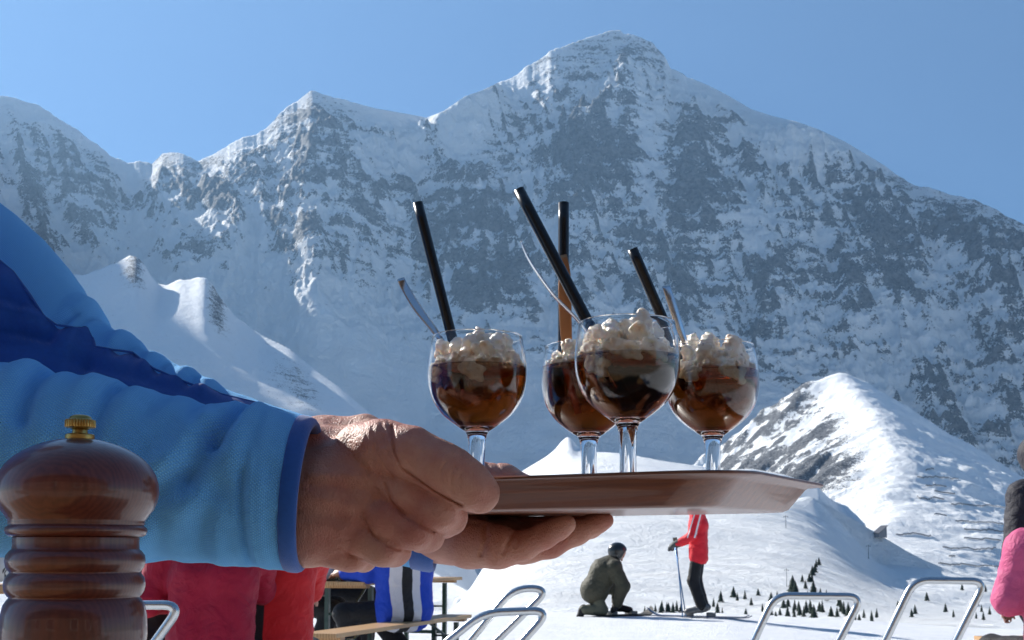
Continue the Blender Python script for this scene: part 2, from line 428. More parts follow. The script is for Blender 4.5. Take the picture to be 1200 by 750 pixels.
# ================================================================ signed-distance modelling
class Field:
    """union of rounded limbs on a grid, turned into one closed mesh by surface nets"""
    def __init__(s, lo, hi, h):
        s.lo = np.array(lo, float); s.h = h
        s.n = np.ceil((np.array(hi)-s.lo)/h).astype(int)+1
        ax = [s.lo[i]+h*np.arange(s.n[i]) for i in range(3)]
        s.X, s.Y, s.Z = [a.astype(np.float32) for a in np.meshgrid(*ax, indexing='ij')]
        s.D = np.full(s.n, 9.0, np.float32)
    def sub(s, lo, hi):
        i0 = np.clip(np.floor((np.asarray(lo)-s.lo)/s.h).astype(int), 0, s.n); i1 = np.clip(np.ceil((np.asarray(hi)-s.lo)/s.h).astype(int)+1, 0, s.n)
        return tuple(slice(p, max(q, p)) for p, q in zip(i0, i1))
    def cone_at(s, sl, a, b, ra, rb, flat=None):
        a = np.asarray(a, float); b = np.asarray(b, float); ab = b-a; L = max(float(ab@ab), 1e-9)
        px, py, pz = s.X[sl]-a[0], s.Y[sl]-a[1], s.Z[sl]-a[2]
        t = np.clip((px*ab[0]+py*ab[1]+pz*ab[2])/L, 0, 1)
        dx, dy, dz = px-t*ab[0], py-t*ab[1], pz-t*ab[2]
        if flat is not None:              # (direction, factor): squash across a direction
            n = np.asarray(flat[0], float); n = n/np.linalg.norm(n); q = dx*n[0]+dy*n[1]+dz*n[2]
            k = flat[1]-1; dx, dy, dz = dx+q*k*n[0], dy+q*k*n[1], dz+q*k*n[2]
        return np.sqrt(dx*dx+dy*dy+dz*dz)-(ra+(rb-ra)*t)
    def merge(s, sl, d, k=.0):
        D = s.D[sl]
        if k <= 0: s.D[sl] = np.minimum(D, d); return
        h = np.clip(.5+.5*(d-D)/k, 0, 1); s.D[sl] = d*(1-h)+D*h-k*h*(1-h)
    def chain(s, pts, rs, k=.004, k_in=None, flat=None):
        """chain merged within itself, then joined to the rest with blend k"""
        pts = np.asarray(pts, float); rs = np.asarray(rs, float); m = rs.max()*1.1+k+4*s.h
        sl = s.sub(pts.min(0)-m, pts.max(0)+m); d = None
        if len(pts) > 4:                   # long chains: one segment at a time on its own box
            d = np.full(s.D[sl].shape, 9., np.float32); o = [q.start for q in sl]
            for i in range(len(pts)-1):
                g = s.sub(np.minimum(pts[i], pts[i+1])-m, np.maximum(pts[i], pts[i+1])+m)
                lc = tuple(slice(q.start-w_, q.stop-w_) for q, w_ in zip(g, o)); e = s.cone_at(g, pts[i], pts[i+1], rs[i], rs[i+1], flat)
                kk = k_in or .3*rs[i]; dd = d[lc]; h = np.clip(.5+.5*(e-dd)/kk, 0, 1); d[lc] = e*(1-h)+dd*h-kk*h*(1-h)
        else:
            for i in range(len(pts)-1):
                e = s.cone_at(sl, pts[i], pts[i+1], rs[i], rs[i+1], flat)
                if d is None: d = e
                else:
                    kk = k_in or .3*rs[i]; h = np.clip(.5+.5*(e-d)/kk, 0, 1); d = e*(1-h)+d*h-kk*h*(1-h)
        s.merge(sl, d, k)
    def ell(s, c, r, R=None, k=0., cut=False):
        c = np.asarray(c, float); m = max(r)+k+3*s.h; sl = s.sub(c-m, c+m)
        px, py, pz = s.X[sl]-c[0], s.Y[sl]-c[1], s.Z[sl]-c[2]
        if R is not None:
            R = np.asarray(R); px, py, pz = [px*R[0, i]+py*R[1, i]+pz*R[2, i] for i in range(3)]
        d = (np.sqrt((px/r[0])**2+(py/r[1])**2+(pz/r[2])**2)-1)*min(r)
        if not cut: s.merge(sl, d, k); return
        D = s.D[sl]
        if k <= 0: s.D[sl] = np.maximum(D, -d); return
        h = np.clip(.5-.5*(D+d)/k, 0, 1); s.D[sl] = D*(1-h)+(-d)*h+k*h*(1-h)
    def rough(s, amp, scale, seed, oct=2):
        m = np.abs(s.D) < 3*s.h+2*amp; s.D[m] += (amp*fbm(s.X[m]/scale, s.Y[m]/scale, s.Z[m]/scale, oct=oct, seed=seed)).astype(np.float32)
    def groove(s, pts, w_, a, front=None):
        """line pressed into (a>0) or raised on (a<0) the surface, drawn along sight lines"""
        if not hasattr(s, 'PXg'):
            cp, sp = math.cos(PITCH), math.sin(PITCH); fw = s.Y*cp+(s.Z-EYE)*sp; up = -s.Y*sp+(s.Z-EYE)*cp
            s.PXg = 600+F*s.X/fw; s.PYg = 375+SHIFT-F*up/fw
        n = s.n; mx, my = [q[0] for q in pts], [q[1] for q in pts]; m = 3.2*w_
        i0, i1 = s.PXg[:, n[1]//2, 0], s.PYg[0, n[1]//2, :]
        ii = np.where((i0 > min(mx)-m-8) & (i0 < max(mx)+m+8))[0]; kk = np.where((i1 > min(my)-m-8) & (i1 < max(my)+m+8))[0]
        if not len(ii) or not len(kk): return
        sl = (slice(ii[0], ii[-1]+1), slice(0, n[1]), slice(kk[0], kk[-1]+1)); X, Y = s.PXg[sl], s.PYg[sl]; d = None
        for (x0, y0), (x1, y1) in zip(pts[:-1], pts[1:]):
            dx, dy = x1-x0, y1-y0; t = np.clip(((X-x0)*dx+(Y-y0)*dy)/(dx*dx+dy*dy+1e-6), 0, 1)
            e = np.hypot(X-x0-t*dx, Y-y0-t*dy); d = e if d is None else np.minimum(d, e)
        g = a*np.exp(-(d/w_)**2)
        if front is not None: g = g*(s.Y[sl] < front)
        s.D[sl] += g.astype(np.float32)
    def mesh(s, name, smooth=1):
        D = s.D; n = D.shape
        c = np.zeros((n[0]-1, n[1]-1, n[2]-1), np.int16)
        neg = D < 0
        for i in (0, 1):
            for j in (0, 1):
                for k in (0, 1): c += neg[i:n[0]-1+i, j:n[1]-1+j, k:n[2]-1+k]
        act = (c > 0) & (c < 8)
        ids = -np.ones(act.shape, np.int64); I = np.argwhere(act); ids[act] = np.arange(len(I))
        acc = np.zeros((len(I), 3)); cnt = np.zeros(len(I))
        corners = [(i, j, k) for i in (0, 1) for j in (0, 1) for k in (0, 1)]
        val = {cn: D[I[:, 0]+cn[0], I[:, 1]+cn[1], I[:, 2]+cn[2]] for cn in corners}
        for a in corners:
            for ax in range(3):
                if a[ax] == 1: continue
                b = list(a); b[ax] = 1; b = tuple(b)
                va, vb = val[a], val[b]; m = (va < 0) != (vb < 0)
                t = np.where(m, va/np.where(m, va-vb, 1), 0)
                p = np.array(a, float)[None].repeat(len(I), 0); p[:, ax] += t
                acc[m] += p[m]; cnt[m] += 1
        V = (I+acc/cnt[:, None])*s.h+s.lo
        quads = []
        for ax in range(3):
            o = [q for q in range(3) if q != ax]
            sl0 = [slice(None)]*3; sl1 = [slice(None)]*3
            sl0[ax] = slice(0, n[ax]-1); sl1[ax] = slice(1, n[ax])
            for q in o: sl0[q] = slice(1, n[q]-1); sl1[q] = slice(1, n[q]-1)
            A = neg[tuple(sl0)]; Bq = neg[tuple(sl1)]
            E = np.argwhere(A != Bq)
            if not len(E): continue
            sgn = A[tuple(E.T)]
            base = E.copy(); base[:, o[0]] += 1; base[:, o[1]] += 1
            def cell(du, dv):
                q = base.copy(); q[:, o[0]] -= du; q[:, o[1]] -= dv
                return ids[q[:, 0], q[:, 1], q[:, 2]]
            Q = np.stack([cell(1, 1), cell(0, 1), cell(0, 0), cell(1, 0)], 1)
            flip = sgn if ax != 1 else ~sgn
            Q[~flip] = Q[~flip][:, ::-1]
            quads.append(Q)
        Q = np.concatenate(quads); Q = Q[(Q >= 0).all(1)]
        # light Laplacian smoothing removes the grid steps
        for _ in range(smooth):
            E = np.concatenate([Q[:, [0, 1]], Q[:, [1, 2]], Q[:, [2, 3]], Q[:, [3, 0]]])
            S = np.zeros_like(V); C_ = np.zeros(len(V))
            for k in range(3):
                S[:, k] = np.bincount(E[:, 0], V[E[:, 1], k], len(V))+np.bincount(E[:, 1], V[E[:, 0], k], len(V))
            C_ = np.bincount(E[:, 0], minlength=len(V))+np.bincount(E[:, 1], minlength=len(V))
            V = V*.4+.6*S/np.maximum(C_, 1)[:, None]
        s.V = V
        return mesh_np(name, V, Q)
def join_mesh(name, meshes):
    Vs, Qs, off = [], [], 0
    for m in meshes:
        v = np.empty(len(m.vertices)*3, np.float32); m.vertices.foreach_get('co', v)
        q = np.empty(len(m.loops), np.int32); m.loops.foreach_get('vertex_index', q)
        Vs.append(v.reshape(-1, 3)); Qs.append(q.reshape(-1, 4)+off); off += len(Vs[-1])
    return mesh_np(name, np.concatenate(Vs), np.concatenate(Qs))
def tube_np(path, rad, seg=12, cap=True, flat=None, up=(0, 0, 1), closed=False):
    """tube along a polyline; rad scalar or per point; flat=(rx factor, ry factor)"""
    p = np.asarray(path, float); n = len(p); rad = np.broadcast_to(np.asarray(rad, float), (n,))
    t = np.gradient(p, axis=0); t /= np.linalg.norm(t, axis=1)[:, None]
    up = np.asarray(up, float); V = []
    u_prev = None
    for i in range(n):
        u = np.cross(t[i], up) if u_prev is None else u_prev-t[i]*(u_prev@t[i])
        if np.linalg.norm(u) < 1e-6: u = np.cross(t[i], (1, 0, 0))
        u /= np.linalg.norm(u); w_ = np.cross(u, t[i]); u_prev = u
        for k in range(seg):
            a = 2*math.pi*k/seg; fx, fy = flat or (1, 1)
            V.append(p[i]+rad[i]*(fx*math.cos(a)*u+fy*math.sin(a)*w_))
    Q = []
    for i in range(n-1):
        for k in range(seg):
            a, b = i*seg+k, i*seg+(k+1) % seg
            Q.append((a, b, b+seg, a+seg))
    faces = Q
    if cap:
        faces = faces+[tuple(reversed(range(seg))), tuple(range((n-1)*seg, n*seg))]
    return V, faces
def smooth_path(pts, n=40):
    p = np.asarray(pts, float); d = np.r_[0, np.cumsum(np.linalg.norm(np.diff(p, axis=0), axis=1))]
    out = []
    m = len(p)
    for q in np.linspace(0, d[-1], n):
        i = min(max(np.searchsorted(d, q, 'right')-1, 0), m-2); t = (q-d[i])/(d[i+1]-d[i])
        p0, p1, p2, p3 = p[max(i-1, 0)], p[i], p[i+1], p[min(i+2, m-1)]
        out.append(.5*((2*p1)+(-p0+p2)*t+(2*p0-5*p1+4*p2-p3)*t*t+(-p0+3*p1-3*p2+p3)*t**3))
    return np.array(out)
def round_path(pts, r, n=7):
    """polyline with corners rounded at radius r"""
    p = [np.asarray(q, float) for q in pts]; out = [p[0]]
    for i in range(1, len(p)-1):
        a, b, c = p[i-1], p[i], p[i+1]; u = (a-b)/np.linalg.norm(a-b); v = (c-b)/np.linalg.norm(c-b)
        s, e = b+u*r, b+v*r
        for k in range(n+1):
            t = k/n; out.append((1-t)**2*s+2*t*(1-t)*b+t*t*e)
    out.append(p[-1]); return np.array(out)
def mesh_pf(name, parts):
    """from lists of (verts, faces)"""
    V, Fc = [], []
    for v, f in parts:
        o = len(V); V += [tuple(map(float, q)) for q in v]; Fc += [tuple(i+o for i in q) for q in f]
    me = bpy.data.meshes.new(name); me.from_pydata(V, [], Fc); me.update(); return me
def lathe(prof, seg=64, c=(0, 0, 0), cap=False):
    V, Fc = [], []
    for r, z in prof:
        for k in range(seg):
            a = 2*math.pi*k/seg; V.append((c[0]+r*math.cos(a), c[1]+r*math.sin(a), c[2]+z))
    for i in range(len(prof)-1):
        for k in range(seg):
            a, b = i*seg+k, i*seg+(k+1) % seg; Fc.append((a, b, b+seg, a+seg))
    if cap: Fc += [tuple(reversed(range(seg))), tuple(range((len(prof)-1)*seg, len(prof)*seg))]
    return V, Fc
def box(c, s, R=None, bev=0):
    c = np.asarray(c, float); h = np.asarray(s, float)/2
    if bev <= 0:
        V = [np.array((x, y, z))*h for x in (-1, 1) for y in (-1, 1) for z in (-1, 1)]
        Fc = [(0, 1, 3, 2), (4, 6, 7, 5), (0, 4, 5, 1), (2, 3, 7, 6), (0, 2, 6, 4), (1, 5, 7, 3)]
    else:
        bm = bmesh.new(); bmesh.ops.create_cube(bm, size=1)
        for v in bm.verts: v.co = Vector([v.co[i]*2*h[i] for i in range(3)])
        bmesh.ops.bevel(bm, geom=list(bm.edges), offset=bev, segments=2, affect='EDGES', profile=.7)
        bm.verts.index_update(); V = [np.array(v.co) for v in bm.verts]; Fc = [tuple(v.index for v in f.verts) for f in bm.faces]; bm.free()
    if R is not None: R = np.asarray(R); V = [R@v for v in V]
    return [v+c for v in V], Fc
def rotz(a):
    c, s = math.cos(a), math.sin(a); return np.array([[c, -s, 0], [s, c, 0], [0, 0, 1.]])
# ================================================================ tray
TO = P(870, 552, .77); TO_z = TO[2]
YAW = math.radians(25)
E1 = np.array([-math.cos(YAW), math.sin(YAW), 0]); E2 = np.array([math.sin(YAW), math.cos(YAW), 0])
def tray_z(x, y): return .010*(x-TO[0])+.015*(y-TO[1])
def tray_pt(a, b, h):
    """a along the long edge (left), b across (away), h below/above the rim"""
    p = TO+a*E1+b*E2; p = p.copy(); p[2] = TO_z+h+tray_z(p[0], p[1]); return p
def wood_mat(name, dark, light, coat=.6, rough=.35, ring=26, axis=(1, 1, 6), bumpd=.0004, turn=0, wave=.45):
    m, nt, b = mat(name)
    v0 = coords(nt, (1, 1, 1), (0, 0, turn)); mp = N(nt, 'ShaderNodeMapping'); mp.inputs['Scale'].default_value = axis
    nt.links.new(v0, mp.inputs['Vector']); v = mp.outputs[0]
    wv = N(nt, 'ShaderNodeTexWave', wave_type='BANDS', bands_direction='Y')
    wv.inputs['Scale'].default_value = ring; wv.inputs['Distortion'].default_value = 9; wv.inputs['Detail'].default_value = 3
    wv.inputs['Detail Scale'].default_value = .7
    nt.links.new(v, wv.inputs['Vector'])
    n = noise(nt, 90, 6, .65, v)
    f = math_n(nt, 'ADD', math_n(nt, 'MULTIPLY', wv.outputs['Fac'], wave), math_n(nt, 'MULTIPLY', n.outputs[0], 1.05-wave))
    c = ramp(nt, f, [(.2, dark), (.8, light)]).outputs[0]
    nt.links.new(c, b.inputs['Base Color']); b.inputs['Roughness'].default_value = rough
    b.inputs['Coat Weight'].default_value = coat; b.inputs['Coat Roughness'].default_value = .07
    bump(nt, b, f, bumpd, .5); return m
def make_tray():
    L, W, rc = .31, .315, .045
    def ring(inset, h, r):
        pts = []
        ia = inset*2.0 if inset > 0 else inset
        cs = [(ia+r, inset+r, 180), (L-inset-r, inset+r, 270), (L-inset-r, W-inset-r, 0), (ia+r, W-inset-r, 90)]
        for ca, cb, a0 in cs:
            for k in range(13):
                a = math.radians(a0+90*k/12)
                pts.append(tray_pt(ca+r*math.cos(a), cb+r*math.sin(a), h))
        # lengthwise subdivision of the straight sides
        out = []
        for i, p in enumerate(pts):
            q = pts[(i+1) % len(pts)]; out.append(p)
            if np.linalg.norm(q-p) > .05: out += [p+(q-p)*t for t in (.2, .4, .6, .8)]
        return out
    prof = [(.0200, -.0225, .030), (.0165, -.0222, .033), (.0140, -.0205, .036), (.0070, -.0040, .041), (.0055, -.0018, .042), (.0, -.0012, .045), (-.0012, -.0003, .046), (-.0012, .0010, .046),
            (.0, .0018, .045), (.0070, .0014, .041), (.0095, -.0012, .040), (.0155, -.0172, .034), (.0175, -.0190, .031), (.0200, -.0195, .029)]
    V, Fc = [], []; n = None
    for ins, h, r in prof:
        g = ring(ins, h, r); n = len(g); V += g
    for i in range(len(prof)-1):
        for k in range(n):
            a, b = i*n+k, i*n+(k+1) % n; Fc.append((a, a+n, b+n, b))
    Fc.append(tuple(range(n))); Fc.append(tuple(reversed(range((len(prof)-1)*n, len(prof)*n))))
    me = mesh_pf('serving_tray', [(V, Fc)])
    m = wood_mat('tray_wood', (.075, .017, .005, 1), (.23, .066, .020, 1), coat=.30, rough=.40, ring=7, axis=(.12, 2.2, 3.2), turn=YAW, wave=.12)
    o = link('serving_tray', me, m)
    bm = bmesh.new(); bm.from_mesh(me); bmesh.ops.recalc_face_normals(bm, faces=bm.faces); bm.to_mesh(me); bm.free()
    me.set_sharp_from_angle(angle=math.radians(50))
    tag(o, 'glossy brown laminated wood serving tray held up by two hands', 'tray')
make_tray()

# ================================================================ drinks
M_glass, nt, b = mat('clear_glass')
b.inputs['Transmission Weight'].default_value = 1; b.inputs['Roughness'].default_value = 0; b.inputs['IOR'].default_value = 1.37
b.inputs['Base Color'].default_value = (1, 1, 1, 1)
M_coffee, nt, b = mat('iced_coffee')
b.inputs['Transmission Weight'].default_value = 1; b.inputs['Roughness'].default_value = .0; b.inputs['IOR'].default_value = 1.30
va = N(nt, 'ShaderNodeVolumeAbsorption'); va.inputs['Color'].default_value = (.80, .52, .04, 1); va.inputs['Density'].default_value = 120
nt.links.new(va.outputs[0], nt.nodes['Material Output'].inputs['Volume'])
M_cream, nt, b = mat('whipped_cream')
v = coords(nt); nz = noise(nt, 140, 5, .7, v); nz2 = noise(nt, 45, 3, .6, v)
dust = ramp(nt, nz.outputs[0], [(.60, (0, 0, 0, 1)), (.68, (1, 1, 1, 1))]).outputs[0]
base = ramp(nt, nz2.outputs[0], [(.30, (.72, .52, .32, 1)), (.55, (.90, .84, .74, 1))]).outputs[0]
geo = N(nt, 'ShaderNodeNewGeometry'); sx = N(nt, 'ShaderNodeSeparateXYZ'); nt.links.new(geo.outputs['Normal'], sx.inputs[0])
upf = math_n(nt, 'MULTIPLY', dust, math_n(nt, 'SMOOTH_MIN', math_n(nt, 'ADD', sx.outputs[2], .35), .85, .1))
nt.links.new(mixc(nt, upf, base, (.26, .12, .08, 1)), b.inputs['Base Color'])
b.inputs['Roughness'].default_value = .45; b.inputs['Subsurface Weight'].default_value = .35
b.inputs['Subsurface Radius'].default_value = (.004, .003, .002); b.inputs['Subsurface Scale'].default_value = 1
bump(nt, b, nz.outputs[0], .0006)
M_straw = simple('black_plastic', (.008, .008, .009, 1), rough=.25, var=.2)
M_steel, nt, b = mat('polished_steel')
b.inputs['Metallic'].default_value = 1; b.inputs['Base Color'].default_value = (.78, .79, .80, 1); b.inputs['Roughness'].default_value = .14
v = coords(nt, (1, 1, 30)); bump(nt, b, noise(nt, 20, 2, .5, v).outputs[0], .00004)
M_steel_brown, nt, b = mat('steel_brown_reflection'); b.inputs['Metallic'].default_value = 1; b.inputs['Base Color'].default_value = (.50, .24, .12, 1); b.inputs['Roughness'].default_value = .35  # steel spoon with a brown reflection put into its base colour
GP = [(.0093,0),(.0125,.0020),(.0200,.0073),(.0274,.0139),(.0335,.0230),(.0364,.0320),(.0376,.0405),(.0376,.0496),(.0367,.0587),(.0351,.0670),(.0345,.0712)]
def r_at(z, off=0.0):
    zs = [q[1] for q in GP]; rs = [q[0] for q in GP]; return float(np.interp(z, zs, rs))-off
def spline(prof, n=36):
    p = smooth_path([(a, 0, b_) for a, b_ in prof], n); return [(q[0], q[2]) for q in p]
def make_goblet(px, py, d, label, seed, level=.047, tilt=0):
    """px,py: bottom of the bowl in the photograph; d depth. Returns bowl origin."""
    o = P(px, py, d)
    floor_z = TO_z-.0193+tray_z(o[0], o[1]); st = o[2]-floor_z
    t = empty('goblet', (o[0], o[1], floor_z), 0, label, 'glass', 'goblets of iced coffee on the tray')
    outer = [(.0001, -st), (.0224, -st), (.0235, -st+.0008), (.0224, -st+.0018), (.014, -st+.0034), (.0075, -st+.0085), (.0060, -st+.018), (.0059, -.022), (.0063, -.008), (.0078, -.0025)]
    bowl_o = spline(GP, 40)
    zr = bowl_o[-1][1]
    inner = [(max(r-.0008-.0003*(1-min(z/.05, 1)), .0005), z+.0009) for r, z in bowl_o[::-1] if z < zr-.001 and z > .0015]
    rim = [(bowl_o[-1][0]-.0001, zr+.0006), (bowl_o[-1][0]-.0007, zr+.0008), (bowl_o[-1][0]-.0011, zr+.0003)]
    prof = outer+bowl_o+rim+inner+[(.006, .0017), (.0002, .0014)]
    me = mesh_pf('bowl', [lathe(prof, 72, tuple(o))]); g = link('bowl_and_stem', me, M_glass, t)
    # drink: overlaps the inner wall very slightly
    lq = [(max(r-.00087-.0003*(1-min(z/.05, 1)), .0005), z+.00098) for r, z in bowl_o if z < level and z > .0026]
    lq = [(.0002, .0022)]+[(.0055, .0023)]+lq+[(lq[-1][0], level+.0006), (lq[-1][0]-.004, level), (.0002, level)]
    link('iced_coffee', mesh_pf('iced_coffee', [lathe(lq, 72, tuple(o))]), M_coffee, t)
    return t, o
def cream(t, o, level, seed, top=.079, swirl=True):
    rg = random.Random(seed); R = .036
    f = Field(o+np.array([-R, -R, level-.020]), o+np.array([R, R, top+.010]), .00065)
    base_r = r_at(level+.012, .0022)
    f.ell(o+np.array([0, 0, level+.004]), (base_r*.96, base_r*.96, .007))
    # rosettes piped round the wall, and peaks standing above the rim
    for i in range(26):
        a = i*2.4+rg.uniform(-.4, .4); rr = (.25+.70*math.sqrt(((i*7) % 26)/26))*base_r; zz = level+rg.uniform(.002, .017)
        rr = min(rr, r_at(zz, .0068)); q = rg.uniform(.0024, .0034); R_ = rg.uniform(.0040, .0062)
        c = o+np.array([rr*math.cos(a), rr*math.sin(a), zz])
        u = np.array([-math.sin(a), math.cos(a), rg.uniform(-.4, .4)]); w_ = np.array([math.cos(a)*.35, math.sin(a)*.35, rg.uniform(.5, .9)])
        a0 = rg.uniform(0, 6.28); pts = [c+R_*(u*math.cos(a0+s_)*(1-.07*k)+w_*math.sin(a0+s_)*(1-.07*k)) for k, s_ in enumerate(np.linspace(0, 4.6, 9))]
        f.chain(pts, [q]*9, .0018, k_in=.0008)
    for i in range(12):
        a = i*2.4+rg.uniform(-.3, .3); rr = math.sqrt(i/12)*.76*base_r
        c = o+np.array([rr*math.cos(a), rr*math.sin(a), level+.013]); h = rg.uniform(.45, 1)*(top-level-.015)*(1-.35*(rr/base_r)**2)
        ln = np.array([rg.uniform(-.003, .003), rg.uniform(-.003, .003), h])
        f.chain([c, c+ln*.75, c+ln*.9+(0, 0, .001), c+ln+(rg.uniform(-.002, .002), 0, .0025)], [.0070, .0056, .0034, .0010], .0022, .0025)
    # curl of cream seen through the front of the glass
    if swirl:
        for a0, z0, w_ in swirl:
            pts = []
            for k in range(15):
                a = a0+w_*(.22*math.sin(k*.9)+.035*k-.25); zz = level+z0-.0022*math.cos(k*.9)*1.5-.0005*k
                rr = r_at(zz, .0042); pts.append(o+np.array([rr*math.cos(a), rr*math.sin(a), zz]))
            f.chain(pts, [.0024]*15, .0008, k_in=.0006)
    f.rough(.0021, .0046, seed, 3)
    # keep clear of the glass wall
    rad = np.sqrt((f.X-o[0])**2+(f.Y-o[1])**2); lim = np.interp((f.Z-o[2]).ravel(), [q[1] for q in GP], [q[0] for q in GP]).reshape(f.X.shape)-.0018
    f.D = np.maximum(f.D, rad-lim)
    link('whipped_cream', f.mesh('whipped_cream', 1), M_cream, t)
G_left = make_goblet(559, 505, .90, 'goblet of iced coffee nearest the thumb, leftmost on the tray', 1)
G_front = make_goblet(735.5, 495, .8475, 'largest looking goblet of iced coffee, in front at the middle of the tray', 2, level=.0455)
G_back = make_goblet(690, 511, .945, 'goblet of iced coffee partly hidden behind the front one', 3, level=.054)
G_right = make_goblet(835, 510, .955, 'goblet of iced coffee nearest the pointed right end of the tray', 4, level=.0500)
cream(*G_left, .0455, 5, .079, [(math.radians(200), .001, 1), (math.radians(265), .0, .8)])
cream(*G_front, .0455, 6, .080, [(math.radians(262), .006, 1.2), (math.radians(300), .007, 1), (math.radians(225), -.004, .9)])
cream(*G_back, .054, 7, .072, None)
cream(*G_right, .0500, 8, .082, [(math.radians(225), .002, 1.2), (math.radians(290), .000, 1)])
def straw(pts, r, label):
    a, b_ = np.array(pts[0]), np.array(pts[1]); L = b_-a
    path = [a+L*t for t in np.linspace(0, 1, 12)]
    v1, f1 = tube_np(path, r, 20, cap=False); v2, f2 = tube_np(path, r-.00028, 20, cap=False)
    n = len(v1); fs = f1+[tuple(i+n for i in reversed(q)) for q in f2]
    for base in (0, 11*20):
        for k in range(20):
            p, q = base+k, base+(k+1) % 20
            fs.append((p, p+n, q+n, q) if base == 0 else (q, q+n, p+n, p))
    o = link('drinking_straw', mesh_pf('drinking_straw', [(v1+v2, fs)]), M_straw)
    tag(o, label, 'straw', 'black straws in the drinks')
straw([P(489.5, 238, .905), P(545, 455, .898)], .0040, 'black straw standing in the leftmost goblet')
straw([P(608, 223, .880), P(737, 470, .850)], .0044, 'longest black straw, slanting out of the front goblet')
straw([P(660.5, 238, .952), P(660, 470, .940)], .0044, 'upright vertical black straw in the goblet at the back')
straw([P(741, 292, .945), P(812, 455, .955)], .0043, 'short black straw slanting out of the rightmost goblet')
def spoon(pix, ds, widths, label, face, th=.0011, bowl=None):
    """handle as a flat strip; face = direction the flat side looks at"""
    pts = smooth_path([P(px, py, d) for (px, py), d in zip(pix, ds)], 30)
    wd = np.interp(np.linspace(0, 1, 30), np.linspace(0, 1, len(widths)), widths)
    t = np.gradient(pts, axis=0); t /= np.linalg.norm(t, axis=1)[:, None]
    fc = np.asarray(face, float); V, Fc = [], []
    for i in range(30):
        u = np.cross(t[i], fc); u /= np.linalg.norm(u); nn = np.cross(u, t[i])
        for k in range(12):
            a = 2*math.pi*k/12; ca, sa = math.cos(a), math.sin(a)
            ca = math.copysign(abs(ca)**.6, ca); sa = math.copysign(abs(sa)**.6, sa)
            V.append(pts[i]+u*ca*wd[i]/2+nn*sa*th/2)
    for i in range(29):
        for k in range(12):
            a, b_ = i*12+k, i*12+(k+1) % 12; Fc.append((a, b_, b_+12, a+12))
    Fc += [tuple(reversed(range(12))), tuple(range(29*12, 30*12))]
    o = link('spoon', mesh_pf('spoon', [(V, Fc)]), M_steel_brown if 'copper' in label else M_steel)
    tag(o, label, 'spoon', 'long spoons in the drinks')
W = lambda *a: [q/1000 for q in a]
spoon([(469.5, 326), (474, 336), (490, 362), (515, 396), (548, 455)], [.915, .915, .912, .908, .902], W(6.3, 7.4, 5.6, 3.6, 4.5), 'steel spoon leaning out to the left of the leftmost goblet', (.25, -1, .1))
spoon([(610.5, 284), (622, 308), (648, 345), (684, 384), (725, 450)], [.87, .868, .862, .855, .85], W(6, 7, 6, 4, 5), 'thin steel spoon seen edge on, curving into the front goblet', (.8, .12, .6))
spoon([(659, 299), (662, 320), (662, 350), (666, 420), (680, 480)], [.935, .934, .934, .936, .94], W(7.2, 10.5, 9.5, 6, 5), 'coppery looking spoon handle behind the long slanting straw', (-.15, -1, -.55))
spoon([(780.5, 335), (784, 346), (794, 376), (803, 402), (822, 455)], [.94, .94, .943, .946, .95], W(7.5, 8.2, 6.4, 5, 5), 'steel spoon beside the short straw of the rightmost goblet', (.35, -1, .25))

